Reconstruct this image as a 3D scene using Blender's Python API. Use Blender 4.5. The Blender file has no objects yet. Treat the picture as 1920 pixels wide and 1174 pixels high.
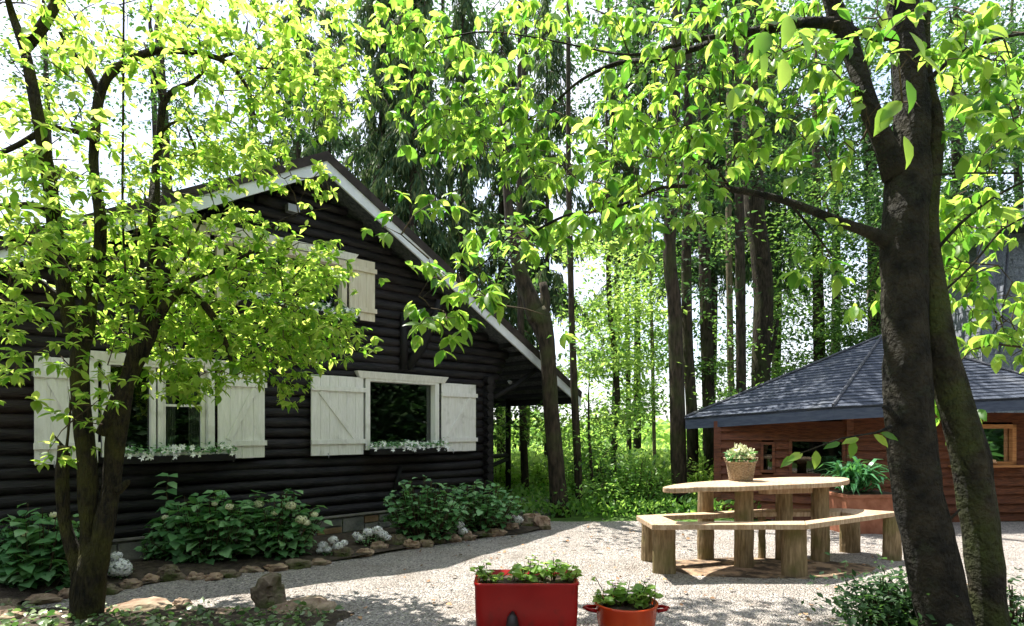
import bpy, bmesh, math, random
import numpy as np
from mathutils import Vector, noise
random.seed(7); rng = np.random.default_rng(11)
S = bpy.context.scene; COL = S.collection
# ------------------------------------------------------------------ camera
F = 1100.0; EYE = 1.28; HX, HY = 960.0, 805.0
cam = bpy.data.cameras.new('camera'); co = bpy.data.objects.new('camera', cam); COL.objects.link(co)
cam.sensor_width = 36; cam.lens = F/1920*36; cam.shift_y = (HY-587)/1920
cam.clip_start = .05; cam.clip_end = 2000
co.location = (0, 0, EYE); co.rotation_euler = (math.radians(90), 0, 0); S.camera = co
# ------------------------------------------------------------------ light
SUN = Vector((-.33, .28, 1)).normalized()
el = math.asin(SUN.z); az = math.atan2(SUN.x, SUN.y)
w = bpy.data.worlds.new('World'); S.world = w; w.use_nodes = True
nt = w.node_tree; bg = nt.nodes['Background']; sk = nt.nodes.new('ShaderNodeTexSky')
sk.sky_type = 'NISHITA'; sk.sun_disc = False; sk.sun_elevation = el; sk.sun_rotation = az
sk.air_density = 1.0; sk.dust_density = 1.5; sk.ozone_density = 1.0
tc_ = nt.nodes.new('ShaderNodeTexCoord'); cn = nt.nodes.new('ShaderNodeTexNoise'); cn.inputs['Scale'].default_value = 3; cn.inputs['Detail'].default_value = 6
nt.links.new(tc_.outputs['Generated'], cn.inputs[0]); cr = nt.nodes.new('ShaderNodeMapRange'); cr.inputs[1].default_value = .32; cr.inputs[2].default_value = .6; cr.inputs[3].default_value = .25; cr.inputs[4].default_value = .8
nt.links.new(cn.outputs[0], cr.inputs[0]); cm = nt.nodes.new('ShaderNodeMix'); cm.data_type = 'RGBA'; cm.inputs[7].default_value = (4.3, 4.4, 4.7, 1)   # thin white cloud
nt.links.new(cr.outputs[0], cm.inputs[0]); nt.links.new(sk.outputs[0], cm.inputs[6]); nt.links.new(cm.outputs[2], bg.inputs[0]); bg.inputs[1].default_value = .15
sl = bpy.data.lights.new('sun', 'SUN'); sl.energy = 5; sl.angle = math.radians(.5); sl.color = (1, .95, .86)
so = bpy.data.objects.new('sun', sl); COL.objects.link(so); so.location = (0, 0, 30)
so.rotation_euler = SUN.to_track_quat('Z', 'Y').to_euler()
S.view_settings.view_transform = 'Standard'; S.view_settings.look = 'None'; S.view_settings.gamma = 1
S.view_settings.exposure = 1.35
S.render.engine = 'CYCLES'
S.cycles.max_bounces = 6; S.cycles.transmission_bounces = 5; S.cycles.diffuse_bounces = 3

def W(px, py, Y):
    return ((px-HX)/F*Y, Y, EYE-(py-HY)/F*Y)
def G(px, py):                       # ground point of a pixel
    Y = F*EYE/(py-HY); return ((px-HX)/F*Y, Y)
# ------------------------------------------------------------------ materials
def mat(name, c1, c2=None, scale=6, rough=.8, bump=0, bscale=None, stretch=(1, 1, 1), spec=.3, detail=6, lo=.35, hi=.65, c3=None, s3=2.0, t3=(.55, .7), metal=0, dist=.02):
    m = bpy.data.materials.new(name); m.use_nodes = True; n = m.node_tree; L = n.links
    b = n.nodes['Principled BSDF']; b.inputs['Roughness'].default_value = rough
    b.inputs['Specular IOR Level'].default_value = spec; b.inputs['Metallic'].default_value = metal
    tc = n.nodes.new('ShaderNodeTexCoord'); mp = n.nodes.new('ShaderNodeMapping'); mp.inputs[3].default_value = stretch
    L.new(tc.outputs['Object'], mp.inputs[0])
    ns = n.nodes.new('ShaderNodeTexNoise'); ns.inputs['Scale'].default_value = scale; ns.inputs['Detail'].default_value = detail
    L.new(mp.outputs[0], ns.inputs[0])
    r = n.nodes.new('ShaderNodeValToRGB'); r.color_ramp.elements[0].position = lo; r.color_ramp.elements[1].position = hi
    r.color_ramp.elements[0].color = (*c1, 1); r.color_ramp.elements[1].color = (*(c2 or c1), 1)
    L.new(ns.outputs[0], r.inputs[0]); out = r.outputs[0]
    if c3:
        n3 = n.nodes.new('ShaderNodeTexNoise'); n3.inputs['Scale'].default_value = s3; n3.inputs['Detail'].default_value = 5
        L.new(tc.outputs['Object'], n3.inputs[0])
        mr = n.nodes.new('ShaderNodeMapRange'); mr.inputs[1].default_value = t3[0]; mr.inputs[2].default_value = t3[1]
        L.new(n3.outputs[0], mr.inputs[0])
        mx = n.nodes.new('ShaderNodeMix'); mx.data_type = 'RGBA'; mx.inputs[7].default_value = (*c3, 1)
        L.new(mr.outputs[0], mx.inputs[0]); L.new(out, mx.inputs[6]); out = mx.outputs[2]
    L.new(out, b.inputs['Base Color'])
    if bump:
        n2 = n.nodes.new('ShaderNodeTexNoise'); n2.inputs['Scale'].default_value = bscale or scale*2; n2.inputs['Detail'].default_value = 8
        L.new(mp.outputs[0], n2.inputs[0])
        bp = n.nodes.new('ShaderNodeBump'); bp.inputs['Strength'].default_value = min(1, bump); bp.inputs['Distance'].default_value = dist
        L.new(n2.outputs[0], bp.inputs['Height']); L.new(bp.outputs[0], b.inputs['Normal'])
    return m

def leafmat(name, ca, cb, cc, ta, tb, trans=.5, rough=.45, spec=.4):
    """ca..cc reflectance of individual leaves, ta/tb light passing through the blade"""
    m = bpy.data.materials.new(name); m.use_nodes = True; n = m.node_tree; L = n.links
    b = n.nodes['Principled BSDF']; b.inputs['Roughness'].default_value = rough; b.inputs['Specular IOR Level'].default_value = spec
    g = n.nodes.new('ShaderNodeNewGeometry')
    r = n.nodes.new('ShaderNodeValToRGB'); e = r.color_ramp.elements
    e[0].color = (*ca, 1); e[1].color = (*cc, 1); k = e.new(.5); k.color = (*cb, 1)
    L.new(g.outputs['Random Per Island'], r.inputs[0]); L.new(r.outputs[0], b.inputs['Base Color'])
    r2 = n.nodes.new('ShaderNodeValToRGB'); e2 = r2.color_ramp.elements
    e2[0].color = (*ta, 1); e2[1].color = (*tb, 1)
    L.new(g.outputs['Random Per Island'], r2.inputs[0])
    t = n.nodes.new('ShaderNodeBsdfTranslucent'); L.new(r2.outputs[0], t.inputs[0])
    mx = n.nodes.new('ShaderNodeMixShader'); mx.inputs[0].default_value = trans
    L.new(b.outputs[0], mx.inputs[1]); L.new(t.outputs[0], mx.inputs[2])
    L.new(mx.outputs[0], n.nodes['Material Output'].inputs[0])
    return m

def gravelmat():
    m = bpy.data.materials.new('gravel'); m.use_nodes = True; n = m.node_tree; L = n.links
    b = n.nodes['Principled BSDF']; b.inputs['Roughness'].default_value = .95; b.inputs['Specular IOR Level'].default_value = .15
    tc = n.nodes.new('ShaderNodeTexCoord')
    v = n.nodes.new('ShaderNodeTexVoronoi'); v.inputs['Scale'].default_value = 72; L.new(tc.outputs['Object'], v.inputs[0])
    r = n.nodes.new('ShaderNodeValToRGB'); e = r.color_ramp.elements
    e[0].color = (.14, .13, .125, 1); e[1].color = (.80, .735, .67, 1); k = e.new(.45); k.color = (.46, .42, .385, 1)
    L.new(v.outputs['Color'], r.inputs[0])
    ns = n.nodes.new('ShaderNodeTexNoise'); ns.inputs['Scale'].default_value = 1.6; ns.inputs['Detail'].default_value = 9; ns.inputs['Roughness'].default_value = .7
    L.new(tc.outputs['Object'], ns.inputs[0])
    mr = n.nodes.new('ShaderNodeMapRange'); mr.inputs[1].default_value = .48; mr.inputs[2].default_value = .72; mr.inputs[4].default_value = .75
    L.new(ns.outputs[0], mr.inputs[0])
    mx = n.nodes.new('ShaderNodeMix'); mx.data_type = 'RGBA'; mx.inputs[7].default_value = (.30, .245, .20, 1)
    L.new(mr.outputs[0], mx.inputs[0]); L.new(r.outputs[0], mx.inputs[6]); L.new(mx.outputs[2], b.inputs['Base Color'])
    v2 = n.nodes.new('ShaderNodeTexVoronoi'); v2.inputs['Scale'].default_value = 72; L.new(tc.outputs['Object'], v2.inputs[0])
    n4 = n.nodes.new('ShaderNodeTexNoise'); n4.inputs['Scale'].default_value = 12; n4.inputs['Detail'].default_value = 6; L.new(tc.outputs['Object'], n4.inputs[0])
    ad = n.nodes.new('ShaderNodeMath'); ad.operation = 'MULTIPLY_ADD'; ad.inputs[1].default_value = -1.2
    L.new(v2.outputs['Distance'], ad.inputs[0]); L.new(n4.outputs[0], ad.inputs[2])
    bp = n.nodes.new('ShaderNodeBump'); bp.inputs['Strength'].default_value = 1; bp.inputs['Distance'].default_value = .03
    L.new(ad.outputs[0], bp.inputs['Height']); L.new(bp.outputs[0], b.inputs['Normal'])
    return m

def glassmat(name, tint=(.02, .025, .03), refl=.35):
    m = bpy.data.materials.new(name); m.use_nodes = True; n = m.node_tree; L = n.links
    tr = n.nodes.new('ShaderNodeBsdfTransparent'); tr.inputs[0].default_value = (.75, .78, .78, 1)
    gl = n.nodes.new('ShaderNodeBsdfGlossy'); gl.inputs['Roughness'].default_value = .01; gl.inputs[0].default_value = (.9, .93, .95, 1)
    fr = n.nodes.new('ShaderNodeFresnel'); fr.inputs[0].default_value = 1.5
    ad = n.nodes.new('ShaderNodeMath'); ad.operation = 'ADD'; ad.inputs[1].default_value = refl-.05; ad.use_clamp = True
    L.new(fr.outputs[0], ad.inputs[0])
    mx = n.nodes.new('ShaderNodeMixShader'); L.new(ad.outputs[0], mx.inputs[0]); L.new(tr.outputs[0], mx.inputs[1]); L.new(gl.outputs[0], mx.inputs[2])
    L.new(mx.outputs[0], n.nodes['Material Output'].inputs[0]); return m

M = {}
M['gravel'] = gravelmat()
M['grass'] = mat('grass_ground', (.05, .1, .02), (.11, .2, .04), 4, .9, .6, 40)
M['soil'] = mat('soil', (.03, .022, .016), (.09, .07, .05), 14, .95, 1, 60)
M['log'] = mat('log_wood', (.004, .004, .005), (.022, .019, .020), 5, .5, .7, 14, (1, 1, 6), .28, c3=(.022, .013, .010), s3=1.2, t3=(.55, .75))
M['dark'] = mat('dark_timber', (.004, .004, .005), (.011, .010, .010), 6, .7, .4)
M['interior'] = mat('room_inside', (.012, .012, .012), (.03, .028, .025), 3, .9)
M['white'] = mat('white_paint', (.72, .71, .67), (.82, .81, .78), 9, .55, .35, 30, (4, 4, .5), .35, c3=(.5, .49, .44), s3=5, t3=(.58, .78))
M['cream'] = mat('cream_paint', (.62, .55, .42), (.72, .66, .53), 9, .55, .25, 20, (4, 4, .5), .35)
M['barge'] = mat('barge_paint', (.62, .65, .70), (.74, .76, .79), 6, .5, .15, 20)
M['brown'] = mat('brown_trim', (.025, .02, .018), (.05, .04, .035), 8, .8, .4)
M['slate'] = mat('roof_shingle', (.045, .05, .065), (.13, .135, .155), 26, .85, 1, 60, c3=(.06, .075, .05), s3=1.6, t3=(.55, .75))
M['shingle_grey'] = mat('hut_shingle', (.042, .052, .075), (.09, .105, .14), 34, .85, .6, 90, (1, 1, 3), c3=(.17, .18, .2), s3=2.2, t3=(.55, .85))
M['fascia'] = mat('fascia_paint', (.045, .06, .10), (.075, .095, .14), 7, .6, .2, 20, (1, 1, 5))
M['redwood'] = mat('red_wood', (.075, .024, .012), (.18, .06, .024), 7, .6, .6, 18, (1, 1, 7), .35, c3=(.11, .035, .02), s3=2.5, t3=(.5, .72))
M['orangewood'] = mat('orange_wood', (.34, .14, .05), (.5, .24, .09), 8, .5, .4, 18, (1, 1, 6))
M['stone'] = mat('border_stone', (.16, .10, .065), (.42, .32, .23), 7, .9, 1, 22, c3=(.08, .07, .03), s3=4, t3=(.5, .66))
M['stone_tan'] = mat('tan_stone', (.16, .09, .055), (.50, .38, .26), 11, .9, 1, 26, c3=(.14, .09, .06), s3=6, t3=(.5, .66))
M['stone_moss'] = mat('mossy_stone', (.10, .075, .05), (.28, .22, .16), 9, .9, 1, 26, c3=(.06, .07, .02), s3=5, t3=(.45, .6))
M['greystone'] = mat('foundation_stone', (.09, .095, .08), (.2, .19, .16), 5, .9, .6, 30)
M['rusty'] = mat('foundation_stone_brown', (.16, .1, .05), (.26, .18, .1), 5, .9, .6, 30)
M['mortar'] = mat('mortar', (.22, .21, .18), (.32, .31, .27), 20, .95, .5, 60)
M['sill'] = mat('concrete_sill', (.16, .15, .13), (.26, .24, .21), 9, .9, .5, 40)
M['benchtop'] = mat('pale_plank', (.36, .24, .145), (.56, .43, .30), 7, .7, .5, 16, (7, 7, 1.5), c3=(.4, .25, .14), s3=3, t3=(.55, .8))
M['post'] = mat('log_post', (.17, .12, .062), (.35, .26, .15), 9, .8, .8, 24, (5, 5, .7), c3=(.16, .14, .05), s3=4, t3=(.5, .7))
M['wicker'] = mat('wicker', (.30, .2, .12), (.6, .47, .33), 60, .8, 1, 90, (1, 1, 2))
M['bark_l'] = mat('mossy_bark', (.009, .007, .004), (.055, .044, .018), 20, .9, 1, 34, (2.4, 2.4, .6), c3=(.075, .072, .012), s3=5, t3=(.45, .62), dist=.13)
M['bark_r'] = mat('dark_bark', (.006, .006, .004), (.042, .036, .022), 9, .9, 1, 34, (1, 1, .8), c3=(.035, .040, .022), s3=9, t3=(.58, .75), dist=.10)
M['bark_m'] = mat('mossy_dark_bark', (.010, .009, .005), (.06, .052, .028), 9, .9, 1, 34, (1, 1, .8), c3=(.055, .07, .015), s3=4, t3=(.45, .62), dist=.10)
M['bark_b'] = mat('forest_bark', (.014, .011, .007), (.06, .045, .03), 12, .95, 1, 26, (2, 2, .5), c3=(.05, .06, .02), s3=2, t3=(.5, .7))
M['bark_p'] = mat('pale_bark', (.10, .08, .05), (.24, .19, .12), 12, .9, 1, 26, (2, 2, .5))
M['twig'] = mat('twig', (.03, .022, .012), (.09, .065, .035), 12, .9)
M['red'] = mat('red_enamel', (.22, .002, .002), (.30, .004, .003), 3, .3, .08, 6, spec=.25, c3=(.09, .012, .008), s3=9, t3=(.58, .78))
M['orange'] = mat('orange_enamel', (.48, .04, .008), (.6, .08, .014), 4, .25, .05, 6, spec=.35)
M['black'] = mat('black_iron', (.012, .01, .01), (.03, .02, .02), 8, .45)
M['brick'] = mat('red_planter', (.24, .09, .05), (.36, .15, .09), 8, .8, .3)
M['petal'] = mat('white_petal', (.82, .83, .81), (.9, .9, .88), 30, .6)
M['petal_y'] = mat('cream_petal', (.68, .70, .42), (.82, .82, .6), 30, .6)
M['petal_p'] = mat('pink_petal', (.72, .52, .5), (.85, .72, .68), 30, .6)
M['bread'] = mat('split_logs', (.5, .3, .16), (.7, .48, .3), 9, .8)
M['curtain'] = mat('net_curtain', (.25, .27, .25), (.45, .46, .42), 12, .9, 0, None, (6, 6, .3))
M['glass'] = glassmat('window_glass', refl=.07)
M['glass_hut'] = glassmat('hut_glass', refl=.05)
M['metal'] = mat('grey_metal', (.3, .3, .32), (.4, .4, .42), 5, .4, metal=.6)
M['litter'] = mat('dry_leaf', (.18, .1, .05), (.4, .24, .13), 9, .8)
M['leaf_l'] = leafmat('leaf_lime', (.04, .11, .015), (.09, .20, .02), (.17, .30, .04), (.26, .56, .04), (.84, .97, .2), .60)
M['leaf_r'] = leafmat('leaf_green', (.03, .09, .018), (.08, .18, .025), (.15, .28, .05), (.12, .38, .03), (.68, .92, .14), .57, .36)
M['leaf_b'] = leafmat('leaf_forest', (.05, .13, .03), (.10, .21, .045), (.17, .30, .07), (.16, .42, .05), (.50, .76, .14), .5)
M['leaf_k'] = leafmat('leaf_wood', (.03, .085, .022), (.06, .14, .03), (.12, .23, .05), (.08, .22, .03), (.34, .56, .10), .45)
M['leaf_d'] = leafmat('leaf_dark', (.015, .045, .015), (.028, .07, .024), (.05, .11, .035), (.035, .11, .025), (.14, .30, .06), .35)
M['leaf_fir'] = leafmat('fir_needles', (.035, .085, .035), (.065, .13, .045), (.15, .18, .06), (.05, .12, .04), (.16, .24, .07), .3, .7)
M['leaf_h'] = leafmat('hydrangea_leaf', (.08, .22, .08), (.16, .35, .14), (.30, .5, .24), (.10, .32, .06), (.25, .5, .10), .3, .38, .5)
M['leaf_a'] = leafmat('strap_leaf', (.03, .12, .05), (.05, .19, .07), (.10, .28, .12), (.1, .35, .08), (.2, .5, .1), .3, .3, .5)
M['leaf_m'] = leafmat('meadow_leaf', (.09, .19, .03), (.16, .30, .06), (.25, .38, .09), (.36, .62, .08), (.66, .88, .2), .5)
M['leaf_g'] = leafmat('groundcover_leaf', (.05, .10, .03), (.12, .20, .06), (.35, .42, .25), (.1, .3, .05), (.3, .5, .1), .3, .35, .6)
M['rib'] = leafmat('conifer_low', (.03, .09, .04), (.05, .13, .05), (.08, .18, .07), (.1, .3, .06), (.2, .4, .1), .35)
# ------------------------------------------------------------------ objects
ORG = {}
def tag(o, label=None, cat=None, group=None, kind=None):
    if label: o['label'] = label
    if cat: o['category'] = cat
    if group: o['group'] = group
    if kind: o['kind'] = kind
    return o
def thing(name, base, label, cat, group=None):
    o = bpy.data.objects.new(name, None); COL.objects.link(o); o.location = base; o.empty_display_size = .2
    ORG[o.name] = Vector(base); return tag(o, label, cat, group)
def _fin(name, me, m, parent, base, smooth, bevel):
    o = bpy.data.objects.new(name, me); COL.objects.link(o)
    for x in (m if isinstance(m, (list, tuple)) else [m]): me.materials.append(x)
    if parent is not None: o.parent = parent; ORG[o.name] = ORG[parent.name]
    else: o.location = base; ORG[o.name] = Vector(base)
    if smooth: me.polygons.foreach_set('use_smooth', [True]*len(me.polygons))
    if bevel:
        b = o.modifiers.new('bevel', 'BEVEL'); b.width = bevel; b.segments = 2; b.limit_method = 'ANGLE'; b.angle_limit = math.radians(35)
    return o
class MB:
    def __init__(s): s.v = []; s.f = []; s.mi = []
    def add(s, vs, fs, mi=0):
        k = len(s.v); s.v += [tuple(p) for p in vs]; s.f += [tuple(i+k for i in f) for f in fs]; s.mi += [mi]*len(fs)
    def box(s, c, ax, ay, az, mi=0):      # centre, three half-axis vectors
        c = Vector(c); ax = Vector(ax); ay = Vector(ay); az = Vector(az); vs = []
        for i in (-1, 1):
            for j in (-1, 1):
                for k in (-1, 1): vs.append(c+i*ax+j*ay+k*az)
        s.add(vs, [(0, 1, 3, 2), (4, 6, 7, 5), (0, 4, 5, 1), (2, 3, 7, 6), (0, 2, 6, 4), (1, 5, 7, 3)], mi)
    def prism(s, poly, z0, z1, mi=0):
        n = len(poly); vs = [(p[0], p[1], z0+(p[2] if len(p) > 2 else 0)) for p in poly]+[(p[0], p[1], z1+(p[2] if len(p) > 2 else 0)) for p in poly]
        s.add(vs, [tuple(range(n-1, -1, -1)), tuple(range(n, 2*n))]+[(i, (i+1) % n, n+(i+1) % n, n+i) for i in range(n)], mi)
    def tube(s, pts, rad, sides=8, rough=0, cap=True, mi=0, squash=1):
        pts = [Vector(p) for p in pts]; n = len(pts); vs = []; up = None
        for i, p in enumerate(pts):
            d = (pts[min(i+1, n-1)]-pts[max(i-1, 0)])
            d = d.normalized() if d.length > 1e-9 else Vector((0, 0, 1))
            if up is None: up = Vector((0, 0, 1)) if abs(d.z) < .9 else Vector((0, 1, 0))
            x = up.cross(d); x = x.normalized() if x.length > 1e-6 else Vector((1, 0, 0)); y = d.cross(x).normalized(); up = y
            for j in range(sides):
                a = 2*math.pi*j/sides; r = rad[i]
                if rough: r *= 1+rough*(noise.noise(Vector((math.cos(a)*1.7+p.x*3, math.sin(a)*1.7+p.y*3, p.z*5)))+.5*noise.noise(Vector((math.cos(a)*4, math.sin(a)*4, p.z*17+p.x*9))))
                vs.append(p+x*(math.cos(a)*r)+y*(math.sin(a)*r*squash))
        fs = [(i*sides+j, i*sides+(j+1) % sides, (i+1)*sides+(j+1) % sides, (i+1)*sides+j) for i in range(n-1) for j in range(sides)]
        if cap: fs += [tuple(range(sides-1, -1, -1)), tuple((n-1)*sides+j for j in range(sides))]
        s.add(vs, fs, mi)
    def build(s, name, m, parent=None, base=(0, 0, 0), smooth=False, bevel=0):
        o = ORG[parent.name] if parent is not None else Vector(base)
        me = bpy.data.meshes.new(name); me.from_pydata([(p[0]-o.x, p[1]-o.y, p[2]-o.z) for p in s.v], [], s.f)
        ob = _fin(name, me, m, parent, base, smooth, bevel)
        if isinstance(m, (list, tuple)): me.polygons.foreach_set('material_index', s.mi)
        me.update(); return ob

# leaf templates: rows x (along), y (across), z
BIG = (np.array([(0, 0, 0), (.12, .12, .03), (.14, 0, -.01), (.12, -.12, .03), (.36, .235, .05), (.38, 0, -.035), (.36, -.235, .05), (.62, .21, .01), (.64, 0, -.07), (.62, -.21, .01), (.85, .095, -.07), (.86, 0, -.12), (.85, -.095, -.07), (1, 0, -.19)]),
       [(0, 2, 1), (0, 3, 2), (1, 2, 5, 4), (2, 3, 6, 5), (4, 5, 8, 7), (5, 6, 9, 8), (7, 8, 11, 10), (8, 9, 12, 11), (10, 11, 13), (11, 12, 13)])
SMALL = (np.array([(0, 0, 0), (.45, .27, .06), (1, 0, -.08), (.45, -.27, .06)]), [(0, 2, 1), (0, 3, 2)])
WIDE = (np.array([(0, 0, 0), (.2, .3, .05), (.3, 0, -.02), (.2, -.3, .05), (.6, .34, .04), (.62, 0, -.05), (.6, -.34, .04), (1, 0, -.2)]), [(0, 2, 1), (0, 3, 2), (1, 2, 5, 4), (2, 3, 6, 5), (4, 5, 7), (5, 6, 7)])
NEED = (np.array([(0, 0, 0), (.5, .09, 0), (1, 0, 0), (.5, -.09, 0)]), [(0, 1, 2, 3)])
STRAP = (np.array([(0, .03, 0), (0, -.03, 0), (.35, .05, .28), (.35, -.05, .28), (.7, .045, .3), (.7, -.045, .3), (1, 0, .02)]), [(0, 1, 3, 2), (2, 3, 5, 4), (4, 5, 6)])
def norm(a): return a/np.maximum(np.linalg.norm(a, axis=1, keepdims=True), 1e-9)
def leaves(name, P, D, U, sz, m, parent=None, base=(0, 0, 0), tmpl=SMALL, kind=None):
    P = np.asarray(P, float); D = norm(np.asarray(D, float)); U = np.asarray(U, float); sz = np.asarray(sz, float)
    Yv = norm(np.cross(U, D)); Z = np.cross(D, Yv); T, faces = tmpl; n = len(P); k = len(T)
    wv = rng.uniform(.8, 1.2, n)[:, None, None]
    V = P[:, None, :]+sz[:, None, None]*(T[None, :, 0:1]*D[:, None, :]+wv*T[None, :, 1:2]*Yv[:, None, :]+T[None, :, 2:3]*Z[:, None, :])
    o = ORG[parent.name] if parent is not None else Vector(base)
    V = V.reshape(-1, 3)-np.array([o.x, o.y, o.z])
    me = bpy.data.meshes.new(name); me.vertices.add(len(V)); me.vertices.foreach_set('co', V.astype(np.float32).ravel())
    fl = np.concatenate([np.array(f) for f in faces]); ls = np.array([len(f) for f in faces])
    loops = (np.arange(n)[:, None]*k+fl[None, :]).ravel(); tot = np.tile(ls, n); st = np.concatenate([[0], np.cumsum(tot)[:-1]])
    me.loops.add(len(loops)); me.loops.foreach_set('vertex_index', loops.astype(np.int32))
    me.polygons.add(len(tot)); me.polygons.foreach_set('loop_start', st.astype(np.int32)); me.polygons.foreach_set('loop_total', tot.astype(np.int32))
    me.update(calc_edges=True); me.validate()
    return _fin(name, me, m, parent, base, False, 0)

def smoothpath(pts, step):
    """Catmull-Rom through (x,y,z,r)"""
    P = np.array(pts, float); out = []
    P2 = np.vstack([2*P[0]-P[1], P, 2*P[-1]-P[-2]])
    for i in range(1, len(P2)-2):
        a, b, c, d = P2[i-1], P2[i], P2[i+1], P2[i+2]; n = max(2, int(np.linalg.norm((c-b)[:3])/step))
        for k in range(n):
            t = k/n; out.append(.5*((2*b)+(-a+c)*t+(2*a-5*b+4*c-d)*t*t+(-a+3*b-3*c+d)*t**3))
    out.append(P[-1]); out = np.array(out); out[:, 3] = np.maximum(out[:, 3], .0015); return out

def ico(c, r, sq=(1, 1, 1), sub=2, amp=.18, fr=2.2, seed=0, facet=False):
    bm = bmesh.new(); bmesh.ops.create_icosphere(bm, subdivisions=sub, radius=1)
    o = Vector((seed*3.7, seed*1.3, seed*7.1)); vs = []
    for v in bm.verts:
        k = 1+amp*2*noise.noise(v.co*fr*.5+o)+amp*.7*noise.noise(v.co*fr*1.7+o)
        p = v.co*k
        if facet: p = Vector([round(q*2.2)/2.2*.55+q*.45 for q in p]); p *= 1+.05*noise.noise(v.co*6+o)
        vs.append((c[0]+p.x*r*sq[0], c[1]+p.y*r*sq[1], c[2]+p.z*r*sq[2]))
    fs = [tuple(v.index for v in f.verts) for f in bm.faces]; bm.free(); return vs, fs
# ================================================================== SETTING
def grid(name, x0, x1, y0, y1, nx, ny, hf, m):
    b = MB(); vs = []
    for j in range(ny+1):
        for i in range(nx+1):
            x = x0+(x1-x0)*i/nx; y = y0+(y1-y0)*j/ny; vs.append((x, y, hf(x, y)))
    fs = [(j*(nx+1)+i, j*(nx+1)+i+1, (j+1)*(nx+1)+i+1, (j+1)*(nx+1)+i) for j in range(ny) for i in range(nx)]
    b.add(vs, fs); return b.build(name, m, smooth=True)
tag(grid('ground', -400, 400, -60, 740, 8, 8, lambda x, y: -.02, M['grass']), kind='structure')
def gh(x, y):
    d = math.hypot(x-2.2, (y-5.4)*1.2); return .012*noise.noise(Vector((x*1.3, y*1.3, 0)))+.012*noise.noise(Vector((x*4, y*4, 2)))-.012
tag(grid('gravel_yard', -7, 11, -3, 8.15, 180, 112, lambda x, y: gh(x, y)+.012, M['gravel']), kind='structure')
hb = MB(); HV = []
for i in range(61):
    a = i/60; x = -160+320*a; z = 1.0+1.4*noise.noise(Vector((a*5, 0, 1)))+1.5*noise.noise(Vector((a*17, 0, 4)))
    HV += [(x, 120, -1), (x, 135, z*.7), (x, 170, z*1.2)]
hb.add(HV, [(3*i+k, 3*i+3+k, 3*i+4+k, 3*i+1+k) for i in range(60) for k in (0, 1)])
tag(hb.build('hill', mat('hill_green', (.09, .15, .06), (.17, .24, .10), .3, .9), smooth=True), kind='structure')

# ================================================================== LOG CABIN
D_ = Vector((.7315, .682, 0)).normalized(); N_ = Vector((.682, -.7315, 0)).normalized(); P0 = Vector((-.397, 8.74, 0)); K = Vector((0, 0, 1))
def H(t, n, z): return P0+D_*t+N_*n+K*z
RT, RZ, SL = -2.67, 4.40, .572       # ridge position, top height, slope
TR, TL = 1.75, -7.09                  # eave positions
DEP = 6.0
def roofz(t): return RZ-SL*abs(t-RT)
cab = thing('log_cabin', tuple(H(0, 0, 0)), 'dark log cabin with a steep roof, white barge board and white window shutters', 'cabin')
ZB = .235
WIN = [(-2.02, -.92, 1.06, 1.90), (-4.73, -3.78, 1.06, 1.90), (-3.74, -2.29, 2.66, 3.27)]   # t0,t1,z0,z1
lg = MB(); z = ZB+.06; i = 0; PITCH = .118
while z < RZ-.25:
    hw = (RZ-.2-z)/SL; a, b = max(-6.9, RT-hw), min(.05+max(0, min(z, 2.6)-1.7)*.55, RT+hw)
    segs = [(a, b)]
    for (t0, t1, z0, z1) in WIN:
        if z0-.03 < z < z1+.03:
            ns = []
            for (p, q) in segs:
                if q <= t0 or p >= t1: ns.append((p, q))
                else:
                    if p < t0: ns.append((p, t0))
                    if q > t1: ns.append((t1, q))
            segs = ns
    for (p, q) in segs:
        if q-p < .1: continue
        n = max(3, int((q-p)/.16)); pts = []; rr = []
        for k in range(n+1):
            t = p+(q-p)*k/n; o = .022*noise.noise(Vector((t*.7, i*3.1, 0)))
            pts.append(H(t, -.03+.010*noise.noise(Vector((t*1.5, i*5.3, 3))), z+o)); rr.append(.066+.012*noise.noise(Vector((t*1.1, i*7.7, 9))))
        lg.tube(pts, rr, 12, .05)
    z += PITCH; i += 1
lg.build('log_wall', M['log'], cab, smooth=True)
sw = MB(); z = ZB+.06; i = 0       # log ends of the side wall crossing at the corner
while z < 1.95:
    sw.tube([H(.0, .12, z+.05), H(0, -.3, z+.05), H(0, -2, z+.05), H(0, -4, z+.05), H(0, -DEP, z+.05)], [.064]*5, 10, .03); z += PITCH
sw.tube([H(-6.9, -.04, .2), H(-6.9, -.04, 1.9)], [.1, .1], 10); sw.box(H(-6.9, -DEP/2, 1.05), N_*DEP/2, D_*.06, K*.85)
sw.box(H(-3.45, -DEP, 1.05), D_*3.45, N_*.06, K*.85)
sw.build('side_wall', M['log'], cab, smooth=False)
# interior shell so that windows look into a dark room
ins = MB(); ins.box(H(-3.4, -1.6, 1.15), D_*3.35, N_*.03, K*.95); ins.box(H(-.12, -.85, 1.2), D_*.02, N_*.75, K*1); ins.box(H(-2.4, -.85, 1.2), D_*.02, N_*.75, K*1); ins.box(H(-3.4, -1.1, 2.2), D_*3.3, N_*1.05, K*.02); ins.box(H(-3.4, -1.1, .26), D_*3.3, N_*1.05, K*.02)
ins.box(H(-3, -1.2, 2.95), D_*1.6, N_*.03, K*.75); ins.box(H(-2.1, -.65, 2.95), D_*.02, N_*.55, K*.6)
ins.build('room_wall', M['interior'], cab)
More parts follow.
